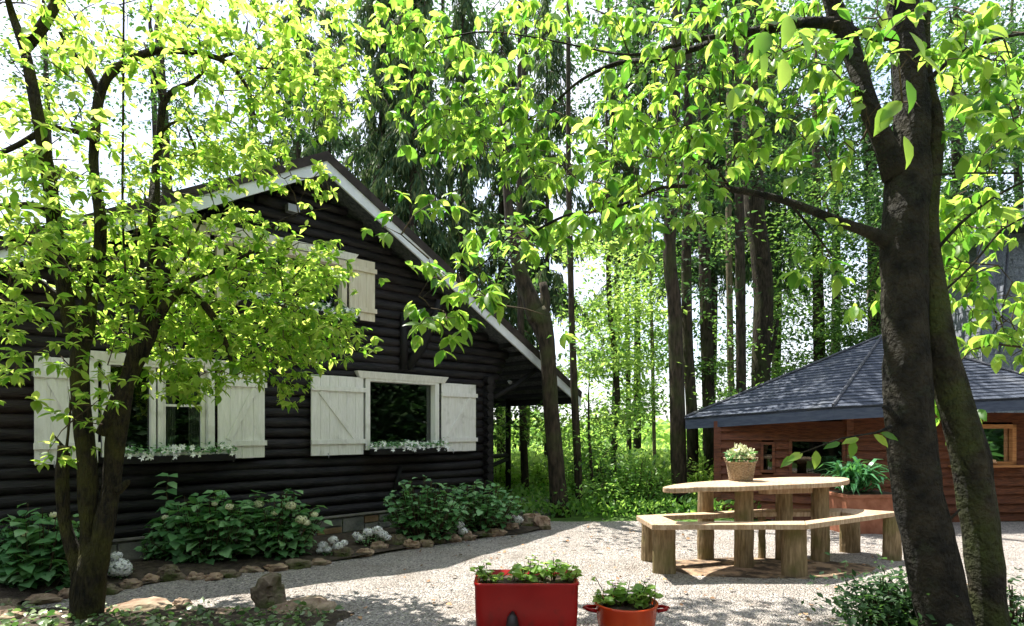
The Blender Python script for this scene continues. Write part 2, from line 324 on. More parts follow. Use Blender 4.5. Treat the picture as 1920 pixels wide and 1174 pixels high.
# corner post & gable timbers
for nm, pts, rr, sd in (('corner_post', [H(.02, .03, .2), H(.03, .03, 1.2), H(.02, .03, 1.9)], [.085, .08, .085], 12),
 ('timber_brace', [H(-1.45, .05, 2.06), H(-1.45, .05, 2.8)], [.055, .05], 8),
 ('timber_brace', [H(-1.40, .06, 2.1), H(-1.2, .12, 2.4), H(-1.1, .2, 2.7), H(-1.05, .3, 3.0)], [.065, .065, .055, .05], 8),
 ('timber_brace', [H(-1.62, .06, .42), H(-1.5, .06, .80)], [.028, .028], 6),
 ('timber_brace', [H(.12, .05, 1.75), H(.5, .12, 1.95), H(.85, .2, 2.2)], [.04, .04, .04], 8)):
    ct = MB(); ct.tube(pts, rr, sd, .06); ct.build(nm, M['dark'], cab, smooth=True)
fn = MB(); fn.box(H(-3.4, -.14, .105), D_*3.5, N_*.13, K*.105); fo = fn.build('foundation', M['mortar'], cab)
fs_ = MB(); t = -6.9
while t < .05:
    wd = random.uniform(.14, .34); two = random.random() < .5
    for (a, b) in ([(.015, .19)] if not two else [(.015, .09), (.102, .19)]):
        fs_.box(H(t+wd/2, -.001, (a+b)/2), D_*(wd/2-.007), N_*.016, K*((b-a)/2-.003), random.choice([0, 0, 1]))
    t += wd
fs_.build('foundation_stone', [M['greystone'], M['rusty']], fo, bevel=.006)
sb = MB(); sb.box(H(-3.4, -.04, .223), D_*3.5, N_*.075, K*.012); sb.build('foundation_sill', M['sill'], fo, bevel=.004)
# roof
rf = MB(); TH = .09; n1, n0 = .36, -DEP-.4
for (ta, tb) in ((RT, TR), (RT, TL)):
    za, zb = roofz(ta), roofz(tb)
    rf.add([H(ta, n1-.02, za), H(tb, n1-.02, zb), H(tb, n0, zb), H(ta, n0, za), H(ta, n1-.02, za-TH), H(tb, n1-.02, zb-TH), H(tb, n0, zb-TH), H(ta, n0, za-TH)],
           [(0, 1, 2, 3), (4, 7, 6, 5), (0, 4, 5, 1), (1, 5, 6, 2), (3, 2, 6, 7)])
rfo = rf.build('roof', M['slate'], cab)
sh = MB(); sgn = 1
for (sg, tb) in ((1, TR), (-1, TL)):
    L = abs(tb-RT)*math.sqrt(1+SL*SL); nr = int(L/.17)
    al = D_*sg*(1/math.sqrt(1+SL*SL))-K*(SL/math.sqrt(1+SL*SL)); nn = D_*sg*(SL/math.sqrt(1+SL*SL))+K*(1/math.sqrt(1+SL*SL))
    for r in range(nr):
        nn_ = n0
        while nn_ < n1-.02:
            wd = random.uniform(.16, .24); e = min(nn_+wd, n1)
            c = H(RT, (nn_+e)/2, RZ)+al*((r+.55)*L/nr)+nn*(.022+random.uniform(0, .006))
            sh.box(c, al*(L/nr*.56), N_*((e-nn_)/2-.003), nn*.005); nn_ += wd
sh.build('shingles', M['slate'], rfo)
bb = MB(); br = MB()
for (sg, tb) in ((1, TR), (-1, TL)):
    c = math.sqrt(1+SL*SL)
    za, zb = roofz(RT), roofz(tb)
    for (bld, o0, o1, nA, nB) in ((bb, -.075, -.215, n1-.015, n1+.012), (br, .03, -.078, n1-.016, n1+.03)):
        q = []
        for nn in (nA, nB):
            q += [H(RT, nn, za+o0), H(tb, nn, zb+o0), H(tb, nn, zb+o1), H(RT, nn, za+o1)]
        bld.add(q, [(0, 1, 2, 3), (4, 7, 6, 5), (0, 4, 5, 1), (1, 5, 6, 2), (2, 6, 7, 3)])
bb.build('barge_board', M['barge'], rfo); br.build('roof_trim', M['brown'], rfo)
sf = MB()                                    # soffit boards and rafters under the porch roof
for t in np.arange(.35, 1.75, .2):
    sf.box(H(t, (n1+n0)/2, roofz(t)-TH-.03), D_*.03, N_*((n1-n0)/2-.02), K*.03)
sf.box(H(TR-.03, (n1+n0)/2, roofz(TR)-TH-.02), D_*.02, N_*((n1-n0)/2-.02), K*.06)
sf.build('soffit', M['dark'], rfo)
# windows
def window(t0, t1, z0, z1, mullions, head, frame='white', left_open=False):
    wm = MB(); f = .055; dn = .035
    for (a, b, c, d) in ((t0-f*.2, t0+f, z0, z1), (t1-f, t1+f*.2, z0, z1)): wm.box(H((a+b)/2, dn, (c+d)/2), D_*((b-a)/2), N_*.06, K*((d-c)/2))
    wm.box(H((t0+t1)/2, dn, z1+.02), D_*((t1-t0)/2+.011), N_*.06, K*.035)
    wm.box(H((t0+t1)/2, dn, z0-.02), D_*((t1-t0)/2+.011), N_*.06, K*.02)
    for mt in mullions: wm.box(H(mt, dn-.005, (z0+z1)/2), D_*.022, N_*.04, K*((z1-z0)/2))
    o = wm.build('window', M[frame], cab, bevel=.004)
    hm = MB(); a, b = t0-.09, t1+.10      # flared header board
    hm.add([H(a-.05, .04, head), H(b+.05, .04, head), H(b, .04, head-.085), H(a, .04, head-.085), H(a-.05, .13, head), H(b+.05, .13, head), H(b, .105, head-.085), H(a, .105, head-.085)],
           [(0, 1, 2, 3), (4, 7, 6, 5), (0, 4, 5, 1), (1, 5, 6, 2), (2, 6, 7, 3), (3, 7, 4, 0)])
    hm.build('window_header', M['white'], o, bevel=.003)
    pm = MB(); pm.box(H((t0+t1)/2, -.012, (z0+z1)/2), D_*((t1-t0)/2-.05), N_*.003, K*((z1-z0)/2-.001)); pm.build('window_pane', M['glass'], o)
    return o
w1 = window(*WIN[0], [], 2.0)
w2 = window(*WIN[1], [-4.32, -4.26], 2.0)
w3 = window(*WIN[2], [-3.0], 3.42, 'cream')
sm = MB()                                    # inner sash and curtain of the left window
sm.box(H(-4.04, .0, 1.52), D_*.2, N_*.012, K*.012)
for tt in (-4.225, -3.86): sm.box(H(tt, .005, 1.48), D_*.022, N_*.016, K*.4)
sm.build('sash', M['white'], w2, bevel=.003)
cu = MB()
for (ca, cb) in ((-4.22, -4.10), (-3.98, -3.86)):
    n = 26; vs = []
    for i in range(n+1):
        t = ca+(cb-ca)*i/n
        for zz in (1.08, 1.88): vs.append(H(t, -.07+.012*math.sin(i*1.3), zz))
    cu.add(vs, [(2*i, 2*i+2, 2*i+3, 2*i+1) for i in range(n)])
cu.build('curtain', M['curtain'], w2)
def shutter(t0, t1, z0, z1, diag, m='white', parent=cab, arch=0):
    s = MB(); nb = max(3, round((t1-t0)/.115)); wd = (t1-t0)/nb
    for i in range(nb):
        a = t0+wd*i; s.box(H(a+wd/2, .085, (z0+z1)/2+random.uniform(-.002, .002)), D_*(wd/2-.0007), N_*.011, K*((z1-z0)/2))
    o = s.build('shutter', M[m], parent, bevel=.002)
    b = MB(); h = z1-z0
    for zc, hh in ((z1-.165*h, .028), (z0+.17*h, .028)):
        b = MB(); b.box(H((t0+t1)/2+.006, .107, zc), D_*((t1-t0)/2+.012), N_*.011, K*hh); b.build('batten', M[m], o, bevel=.002)
    za, zb = z1-.165*h-.028, z0+.17*h+.028
    if diag:
        p, q = (t0+.1, t1-.1) if diag > 0 else (t1-.1, t0+.1)
        d = (H(q, 0, zb)-H(p, 0, za)); Lh = d.length/2; d.normalize(); e = d.cross(N_).normalized()
        b = MB(); b.box((H(p, .103, za)+H(q, .103, zb))/2, d*(Lh-.012), N_*.007, e*.03); b.build('diagonal_brace', M[m], o, bevel=.002)
    g = MB(); tt = t0+(t1-t0)*.3
    g.tube([H(tt, .11, z0+.03), H(tt, .125, z0-.01), H(tt, .12, z0-.03)], [.005, .006, .004], 6)
    g.build('hook', M['metal'], o); g = MB(); g.tube([H(t0-.012 if diag > 0 else t1+.012, .11, z1-.165*h-.02), H(t0-.012 if diag > 0 else t1+.012, .11, z1-.165*h+.02)], [.006, .006], 6)
    g.build('hinge', M['metal'], o); return o
shutter(-2.73, -2.06, .97, 1.92, 1); shutter(-.87, -.26, .97, 1.92, -1)
shutter(-5.23, -4.77, .97, 1.92, 1); shutter(-3.74, -3.26, .97, 1.92, -1)
shutter(-2.25, -1.90, 2.63, 3.38, 0, 'cream')
shutter(-4.15, -3.84, 2.63, 3.38, 0, 'cream')
# flower boxes on the cabin
for k, (a, b, z, lab) in enumerate(((-2.0, -.9, 1.0, 'white flowers spilling from the box under the right cabin window'), (-4.6, -3.62, .99, 'white flowers along the box under the wide left cabin window'), (-3.55, -2.2, 2.60, 'white flowers in the box under the upstairs gable window'))):
    m = MB(); m.box(H((a+b)/2, .2, z), D_*((b-a)/2), N_*.07, K*.035); m.build('flower_box', M['dark'], cab, bevel=.005)
    L = b-a; n = int(420*L); base = H((a+b)/2, .2, z+.055)
    fl = thing('window_flowers', tuple(base), lab, 'flowers', 'window box flowers on the cabin')
    P = [H(random.uniform(a, b), .2+random.gauss(0, .05), z+.06+abs(random.gauss(0, .03))) for _ in range(n)]
    D = [(random.gauss(0, 1)+.4, random.gauss(0, 1)-.6, random.uniform(-.4, .6)) for _ in range(n)]
    leaves('foliage', [tuple(p) for p in P], D, rng.normal(0, .5, (n, 3))+[0, 0, 1], rng.uniform(.035, .06, n), M['leaf_h'], fl)
    P = []; D = []; n = int(75*L)
    for _ in range(n):
        c = H(random.uniform(a, b), .23+random.gauss(0, .05), z+.06+random.uniform(-.05, .06)); ph = random.uniform(0, 6)
        for q in range(5): P.append(tuple(c)); D.append((math.cos(ph+q*1.257)*.7+.25, math.sin(ph+q*1.257)*.3-.3, math.sin(ph+q*1.257)))
    leaves('blossom', P, D, np.tile([(.5, -.7, .5)], (len(P), 1)), np.full(len(P), .034), M['petal'], fl)
# porch
pp = MB(); pb_ = H(1.60, -1.72, 0)
pp.tube([H(1.66, -1.3, .0), H(1.66, -1.3, .9), H(1.66, -1.3, 1.86)], [.055, .05, .05], 10, .05); pp.build('porch_post', M['dark'], cab, smooth=True)
for za in (.80, .46):
    pr = MB(); pr.tube([H(.25, -.95, za), H(1.66, -1.3, .80 if za > .5 else .74)], [.04, .04], 8); pr.build('railing', M['dark'], cab, smooth=True)
st = MB(); st.box((.05, 9.55, .13), (.55, .05, 0), (-.02, .3, 0), (0, 0, .02)); st.box((.0, 9.6, .05), (.5, .05, 0), (-.02, .27, 0), (0, 0, .06)); st.box((.2, 8.95, .0), (.5, .03, 0), (0, .25, 0), (0, 0, .04))
tag(st.build('stone_step', M['greystone'], None, (0, 9.3, 0), bevel=.01), 'low grey stone step beside the cabin porch', 'step')
lm = MB(); c = H(-2.95, .09, 3.78); lm.box(c, D_*.07, N_*.05, K*.045); lm.tube([c-N_*.05, c-N_*.1], [.02, .02], 8)
lm.build('gable_lamp', M['metal'], cab, bevel=.01)
lm = MB(); lm.tube([H(.42, .05, 2.02), H(.42, .10, 1.99)], [.018, .03], 10); lm.build('porch_lamp', M['metal'], cab)

# ================================================================== FLOWER BED
outer = [G(1022, 992), G(975, 1003), G(920, 1007), G(880, 1012), G(840, 1020), G(790, 1027), G(740, 1035), G(690, 1045), G(630, 1053), G(560, 1064), G(490, 1072), G(410, 1080), G(340, 1088), G(260, 1100), G(180, 1112), G(100, 1124), G(40, 1134), G(-60, 1150)]
inner = [tuple(H(t, .05, 0))[:2] for t in np.linspace(-6.2, .35, 18)]
bed = MB(); poly = [(x, y) for x, y in outer]+inner
nO = len(outer); vs = []
for (x, y), (u, v) in zip(outer, inner[::-1]):
    for k in range(9):
        f = k/8; px, py = x*(1-f)+u*f, y*(1-f)+v*f; vs.append((px, py, .02+.055*math.sin(f*3.14)+.03*noise.noise(Vector((px*5, py*5, 0)))))
bed.add(vs, [(i*9+k, i*9+k+1, (i+1)*9+k+1, (i+1)*9+k) for i in range(nO-1) for k in range(8)])
tag(bed.build('soil_bed', M['soil'], smooth=True), kind='structure')
stones = [(1018, 985, 24, 22), (1000, 972, 20, 14), (985, 985, 22, 18), (958, 992, 22, 16), (930, 998, 24, 12), (905, 1000, 20, 10), (878, 1006, 20, 13), (850, 1010, 22, 11), (822, 1014, 18, 10), (800, 1019, 20, 12), (772, 1022, 22, 14), (742, 1019, 28, 22), (712, 1027, 24, 17), (683, 1036, 20, 13), (640, 1040, 30, 18), (600, 1052, 22, 10), (560, 1057, 34, 12), (520, 1062, 30, 10), (470, 1066, 26, 9), (430, 1076, 26, 12), (400, 1082, 24, 10), (365, 1083, 22, 13), (318, 1082, 34, 22), (285, 1086, 22, 12), (245, 1095, 28, 14), (205, 1106, 26, 13), (128, 1112, 24, 12), (80, 1123, 34, 14), (10, 1133, 30, 12)]
ordn = 'first second third fourth fifth sixth seventh eighth ninth tenth eleventh twelfth thirteenth fourteenth fifteenth'.split()
for k, (px, py, wd, ht) in enumerate(stones):
    x, y = G(px, py+6); s = F/y; r = wd*.70/s; m = MB()
    vs, fs = ico((x, y, ht*.32/s), r, (1.05, .8, ht/wd*1.15), 3, .26, 2.8, k, True); m.add(vs, fs)
    look = 'reddish angular' if ht > 20 else 'low flat' if ht < 12 else 'brown rounded'
    lab = '%s stone edging the bed, %s from the porch end' % (look, ordn[k]) if k < 15 else '%s stone edging the bed, %s from the left end' % (look, ordn[len(stones)-1-k])
    tag(m.build('border_stone', M[('stone', 'stone_tan', 'stone_moss')[(k*7) % 3 if px > 560 else (k*2) % 3]], None, (x, y, 0)), lab, 'stone', 'stones edging the flower bed')

def shrub(name, label, cat, px, py, wpx, hpx, n, m, sz, tm=WIDE, group=None, blooms=(), petal='petal_y', spread=.5, mid=None):
    x, y = G(px, py); s = F/y; rx = wpx/2/s; rz = hpx/s; t = thing(name, (x, y, 0), label, cat, group)
    P, D, U, Z = [], [], [], []
    stems = MB()
    n = int(n*1.7)
    for k in range(int(n/7)+3):
        a = random.uniform(0, 6.28); q = math.sqrt(random.random()); hz = rz*(1.08-.5*q*q*q)*random.uniform(.6, 1.05)
        tx, ty = x+rx*q*math.cos(a), y+rx*spread*q*math.sin(a)
        stems.tube([(x+(tx-x)*.3, y+(ty-y)*.3, 0), (x+(tx-x)*.75, y+(ty-y)*.75, hz*.55), (tx, ty, hz)], [.006, .005, .003], 4, cap=False)
        for j in range(7):
            f = 1-j*.13*random.uniform(.6, 1.3); b = random.uniform(0, 6.28)
            P.append((x+(tx-x)*(.4+.6*f)+.01*math.cos(b), y+(ty-y)*(.4+.6*f)+.01*math.sin(b), hz*max(.1, f)))
            D.append((math.cos(b), math.sin(b), random.uniform(-.35, .35))); U.append((random.gauss(0, .3), random.gauss(0, .3), 1)); Z.append(sz*random.uniform(.6, 1.15))
    leaves('foliage', P, D, U, Z, M[m], t, tmpl=tm); stems.build('stem', M['twig'], t)
    for (bx, by, br) in blooms:
        Y = y-rx*spread*.6; c = W(bx, by, Y); br = br*(1.2 if petal == 'petal' else .95); P = []; D = []; U = []
        for _ in range(int(90+br*9)):
            v = rng.normal(0, 1, 3); v /= np.linalg.norm(v); r = br/s
            P.append(tuple(np.array(c)+v*r*.85*np.array([1, .8, .7])*random.uniform(.75, 1.1))); tdir = np.cross(v, rng.normal(0, 1, 3)); D.append(tdir); U.append(v)
        leaves('bloom', P, D, U, np.full(len(P), .26*br/s+.006), M[petal], t, tmpl=SMALL)
    return t
hy = 'hydrangeas in the cabin bed'
shrub('hydrangea', 'big broad-leaved hydrangea with small yellow-green buds left of the bed middle', 'shrub', 520, 1050, 170, 125, 420, 'leaf_h', .12, group=hy, blooms=((485, 945, 11), (545, 948, 12), (565, 974, 13), (590, 965, 8), (515, 962, 8), (575, 980, 9)))
shrub('hydrangea', 'leafy hydrangea with wide pale leaves at the middle of the bed', 'shrub', 385, 1062, 200, 128, 480, 'leaf_h', .135, group=hy, blooms=((430, 950, 9), (402, 945, 6), (310, 970, 7)))
shrub('hydrangea', 'dense dark green hydrangea under the right cabin window', 'shrub', 795, 1018, 165, 112, 560, 'leaf_h', .10, group=hy)
shrub('hydrangea', 'low spreading hydrangea at the porch end of the bed', 'shrub', 900, 1000, 170, 92, 480, 'leaf_h', .10, group=hy)
shrub('hydrangea', 'shaded hydrangea at the far left behind the forked tree', 'shrub', 75, 1110, 190, 150, 400, 'leaf_h', .13, group=hy, blooms=((45, 1000, 9), (100, 965, 8)))
shrub('hydrangea', 'small broad-leaved hydrangea between the forked tree and the left frame edge', 'shrub', 20, 1110, 130, 110, 200, 'leaf_h', .09, group=hy)
shrub('fern', 'dull green fern clump behind the white hydrangea bloom', 'shrub', 300, 1062, 70, 75, 150, 'leaf_h', .07)
shrub('impatiens', 'mound of white impatiens in front of the big hydrangea', 'flowers', 622, 1046, 50, 24, 90, 'leaf_h', .035, group='white bedding flowers', blooms=((605, 1022, 9), (625, 1012, 9), (635, 1024, 10), (615, 1030, 9), (645, 1018, 7), (600, 1032, 7)), petal='petal')
shrub('impatiens', 'taller mound of white impatiens by the biggest rusty stone', 'flowers', 695, 1030, 64, 36, 110, 'leaf_h', .035, group='white bedding flowers', blooms=((690, 998, 10), (708, 994, 10), (675, 1008, 9), (718, 1002, 9), (727, 1008, 7), (668, 1003, 7)), petal='petal')
shrub('impatiens', 'single white flower clump at the foot of the dark green hydrangea', 'flowers', 865, 1012, 36, 24, 50, 'leaf_h', .03, group='white bedding flowers', blooms=((862, 984, 8), (868, 996, 9), (852, 980, 6)), petal='petal')
shrub('impatiens', 'white flower clump nearest the porch end of the bed', 'flowers', 962, 994, 36, 30, 50, 'leaf_h', .03, group='white bedding flowers', blooms=((958, 966, 8), (972, 974, 9), (950, 960, 6)), petal='petal')
shrub('white_hydrangea', 'round white mophead bloom on a short plant right of the forked tree', 'flowers', 222, 1092, 50, 34, 60, 'leaf_h', .04, blooms=((222, 1064, 21), (218, 1042, 10), (232, 1070, 14)), petal='petal')
# tall single stem in front of the wall
x, y = G(318, 1058); t = thing('tall_seedling', (x, y, 0), 'single tall leafy stem rising against the dark log wall', 'plant')
m = MB(); pts = [W(px, py, y) for px, py in ((322, 1050), (316, 1000), (318, 950), (312, 925), (316, 895))]; m.tube(pts, [.008, .007, .006, .005, .003], 5); m.build('stem', M['twig'], t)
P = []; D = []
for (px, py, dx, dz) in ((316, 892, 1, .1), (316, 892, -1, .15), (312, 903, -1, -.35), (316, 904, 1, -.4), (314, 918, .8, -.2), (312, 922, -.7, 0), (314, 936, -1, .2), (316, 938, .8, -.5), (315, 950, -.9, -.3), (318, 955, .9, .2), (317, 970, -1, 0), (318, 972, 1, .3), (318, 990, .8, 0), (318, 990, -.9, .1)):
    P.append(W(px, py, y)); D.append((dx, -.4+random.uniform(-.3, .3), dz))
leaves('leaf', P, D, [(0, -.3, 1)]*len(P), [.12]*len(P), M['leaf_h'], t, tmpl=WIDE)

# ================================================================== ROUND TABLE AND RING BENCH
def unp(px, py, z): Y = F*(EYE-z)/(py-HY); return ((px-HX)/F*Y, Y)
tb = thing('garden_table', (2.3, 5.55, 0), 'rustic oval plank table on log legs standing inside the ring bench', 'table')
TZ = .775
top = [unp(1243, 913.5, TZ), unp(1262, 915, TZ), unp(1290, 914.5, TZ), unp(1315, 913, TZ), unp(1375, 912.5, TZ), unp(1433, 910, TZ), unp(1500, 907.5, TZ), unp(1565, 904.5, TZ), unp(1585, 901.5, TZ), unp(1593, 898.6, TZ), unp(1588, 896, TZ), unp(1572, 894.6, TZ), unp(1530, 894.2, TZ), unp(1474, 894.6, TZ), unp(1420, 897, TZ), unp(1372, 899.5, TZ), unp(1330, 902, TZ), unp(1291, 905, TZ), unp(1260, 909, TZ)]
def closed(pts, n=4):
    P = np.array(pts); N = len(P); out = []
    for i in range(N):
        a, b, c, d = P[i-1], P[i], P[(i+1) % N], P[(i+2) % N]
        for k in range(n):
            t = k/n; out.append(tuple(.5*((2*b)+(-a+c)*t+(2*a-5*b+4*c-d)*t*t+(-a+3*b-3*c+d)*t**3)))
    return out
tp = closed(top); m = MB(); tp = [(x+.006*noise.noise(Vector((x*9, y*9, 0))), y+.008*noise.noise(Vector((x*9, y*9, 5)))) for x, y in tp]
m.prism(tp, TZ-.045, TZ); m.build('tabletop', M['benchtop'], tb, bevel=.008)
m = MB(); m.box((2.75, 5.72, TZ-.085), (.35, .1, 0), (-.02, .05, 0), (0, 0, .03))
m.build('table_rail', M['benchtop'], tb, bevel=.006)
def logleg(nm, parent, x, y, wd, ztop, dep=.6, lean=0, sd=0):
    m = MB(); r = wd/2; n = 9
    pts = [(x+lean*(1-k/n)+.006*noise.noise(Vector((k*.7, sd, 0))), y, -.03+(ztop+.03)*k/n) for k in range(n+1)]
    m.tube(pts, [r*(1.06-.08*k/n+.04*noise.noise(Vector((k*.5, sd, 4)))) for k in range(n+1)], 14, .07, squash=dep)
    return m.build(nm, M['post'], parent, smooth=False, bevel=.006)
for k, (px, py, wd, dp) in enumerate(((1326, 1050, 30, .9), (1399, 1066, 35, .8), (1474, 1052, 30, .9), (1543, 1053, 32, .85))):
    x, y = G(px, py); s = F/y; logleg('leg', tb, x, y+wd/s*.3, wd/s, TZ-.05, dp, -.0+.0, k)
bn = thing('ring_bench', (2.4, 5.5, 0), 'low plank bench running in a ring round the oval table on thick log posts', 'bench')
BZ = .47
oc = [unp(1193, 966.5, BZ), unp(1223, 984, BZ), unp(1511, 983.5, BZ), unp(1688, 968, BZ), unp(1686, 959.5, BZ), unp(1580, 953, BZ), unp(1430, 954.5, BZ)]
ic = [unp(1240, 967, BZ), unp(1270, 978.5, BZ), unp(1509, 976.5, BZ), unp(1612, 968, BZ), unp(1605, 964, BZ), unp(1577, 960, BZ), unp(1430, 960.5, BZ)]
for k in range(7):
    j = (k+1) % 7
    if k == 3: continue
    a, b, c, d = oc[k], oc[j], ic[j], ic[k]
    if k == 2: b = oc[4]; c = ic[4]
    if k == 4: a = oc[4]; d = ic[4]
    m = MB(); e = .0015*k; gx, gy = b[0]-a[0], b[1]-a[1]; L = math.hypot(gx, gy); gx, gy = gx/L*.002, gy/L*.002
    q = [(a[0]+gx, a[1]+gy), (b[0]-gx, b[1]-gy), (c[0]-gx, c[1]-gy), (d[0]+gx, d[1]+gy)]
    ar = sum(q[i][0]*q[(i+1) % 4][1]-q[(i+1) % 4][0]*q[i][1] for i in range(4))
    if ar < 0: q = q[::-1]
    m.prism(q, BZ-.045, BZ); m.build('seat_plank', M['benchtop'], bn, bevel=.005)
for k, (px, py, wd, dp, ln) in enumerate(((1218, 1053, 27, .9, 0), (1248, 1077, 43, .6, 0), (1495, 1082, 47, .55, .0), (1599, 1038, 38, .5, 0), (1678, 1052, 34, .55, 0), (1430, 1047, 13, .9, 0))):
    x, y = G(px, py); s = F/y; logleg('leg', bn, x, y+wd/s*.25, wd/s, BZ-.047, dp, ln, k+10)
be = MB(); vs = []; NA, NR = 48, 14; ccx, ccy = 2.35, 5.45
for i in range(NR+1):
    for k in range(NA):
        a = 6.2832*k/NA; r = (i/NR)*(1+.16*noise.noise(Vector((math.cos(a)*2, math.sin(a)*2, 3)))); x, y = ccx+1.0*r*math.cos(a), ccy+.42*r*math.sin(a); vs.append((x, y, gh(x, y)+.012+(.010*(1-i/NR) if i < NR else -.003)+.002))
be.add(vs, [(i*NA+k, i*NA+(k+1) % NA, (i+1)*NA+(k+1) % NA, (i+1)*NA+k) for i in range(NR) for k in range(NA)])
tag(be.build('bare_earth', mat('bare_earth', (.07, .05, .035), (.36, .25, .16), 7, .95, 1, 50, lo=.42, hi=.62), smooth=True), kind='structure')
# basket
x, y = unp(1397, 903, TZ); bk = thing('wicker_basket', (x, y, TZ), 'small pale wicker basket on the garden table', 'basket')
m = MB(); n = 12; R0, R1, HH = .105, .135, .185; y += R0
rows = 22
for i in range(rows):
    z = TZ+.006+HH*i/rows; r = R0+(R1-R0)*i/rows; pts = [(x+(r+.003*(1 if (j+i) % 2 else -1))*math.cos(6.2832*j/28), y+(r+.003*(1 if (j+i) % 2 else -1))*math.sin(6.2832*j/28), z) for j in range(29)]
    m.tube(pts, [.0048]*29, 5, cap=False)
m.tube([(x, y, TZ+.003), (x, y, TZ+.15)], [R0-.002, R1-.012], 20)
m.build('basket_body', M['wicker'], bk)
m = MB(); m.tube([(x+R1*math.cos(6.2832*j/28), y+R1*math.sin(6.2832*j/28), TZ+HH) for j in range(29)], [.009]*29, 6, cap=False)
for sg in (-1, 1): m.tube([(x+sg*R1, y-.03, TZ+HH-.01), (x+sg*(R1+.025), y-.02, TZ+HH+.04), (x+sg*(R1+.025), y+.02, TZ+HH+.04), (x+sg*R1, y+.03, TZ+HH-.01)], [.006]*4, 6)
m.build('rim', M['wicker'], bk)
bf = thing('basket_flowers', (x, y, TZ+HH), 'cream white blossoms filling the wicker basket', 'flowers')
P = []; D = []; U = []
for _ in range(26):
    a = random.uniform(0, 6.28); q = math.sqrt(random.random()); c = Vector((x+.12*q*math.cos(a), y+.12*q*math.sin(a), TZ+HH+.03+.12*(1-q*q)*random.uniform(.6, 1)))
    for j in range(16):
        v = rng.normal(0, 1, 3); v[2] = abs(v[2]); v /= np.linalg.norm(v); P.append(tuple(c+Vector(v)*.022)); D.append(v+rng.normal(0, .5, 3)); U.append(rng.normal(0, 1, 3))
leaves('blossom', P, D, U, rng.uniform(.022, .045, len(P)), M['petal_y'], bf, tmpl=WIDE)
n = 130; a = rng.uniform(0, 6.28, n); q = np.sqrt(rng.random(n))
leaves('foliage', np.c_[x+.12*q*np.cos(a), y+.12*q*np.sin(a), TZ+HH+rng.uniform(0, .09, n)], np.c_[np.cos(a), np.sin(a), rng.uniform(-.1, .7, n)], rng.normal(0, .5, (n, 3))+[0, 0, 1], rng.uniform(.03, .06, n), M['leaf_h'], bf, tmpl=WIDE)

# ================================================================== RED POTS
def rrect(cx, cy, hx, hy, r, n=5):
    out = []
    for (sx, sy, a0) in ((1, 1, 0), (-1, 1, 90), (-1, -1, 180), (1, -1, 270)):
        for k in range(n+1):
            a = math.radians(a0+90*k/n); out.append((cx+sx*(hx-r)+r*math.cos(a), cy+sy*(hy-r)+r*math.sin(a)))
    return out
def vessel(rings, m, name, mt, parent, soil=None):
    """rings: list of (outline, z) outside going up then inside going down"""
    n = len(rings[0][0]); vs = []
    for o, z in rings: vs += [(p[0], p[1], z) for p in o]
    fs = [(i*n+j, i*n+(j+1) % n, (i+1)*n+(j+1) % n, (i+1)*n+j) for i in range(len(rings)-1) for j in range(n)]
    fs += [tuple(range(n-1, -1, -1)), tuple((len(rings)-1)*n+j for j in range(n))]
    b = MB(); b.add(vs, fs); return b.build(name, mt, parent, smooth=False, bevel=0)
px0, py0 = G(987, 1222); cx, cy = px0, px0*0+3.50
s = F/(cy-.17); hx = 98.5/s; zt = EYE-(1095-HY)/s; cx = (987.5-HX)/s
rp = thing('red_planter', (cx, cy, 0), 'big glossy dark red enamel tub at the bottom of the yard planted with seedlings', 'planter')
R = [(rrect(cx, cy, hx*.90, .15, .06), 0), (rrect(cx, cy, hx*.955, .165, .06), .03), (rrect(cx, cy, hx*.99, .17, .05), zt*.6), (rrect(cx, cy, hx, .17, .045), zt-.02), (rrect(cx, cy, hx+.004, .174, .045), zt-.012), (rrect(cx, cy, hx+.004, .174, .045), zt), (rrect(cx, cy, hx-.014, .156, .04), zt), (rrect(cx, cy, hx-.018, .152, .04), zt-.05)]
o = vessel(R, None, 'tub', M['red'], rp); o.data.polygons.foreach_set('use_smooth', [True]*len(o.data.polygons))
m = MB(); m.prism(rrect(cx, cy, hx-.02, .15, .04), zt-.06, zt-.03); m.build('earth', M['soil'], rp)
m = MB(); hxp = cx+(962-987.5)/s; m.tube([(hxp, cy-.165, zt-.30), (hxp-.003, cy-.20, zt-.24), (hxp-.004, cy-.195, zt-.18), (hxp-.003, cy-.165, zt-.165)], [.045, .04, .028, .012], 12); m.build('handle', M['black'], rp, smooth=True)
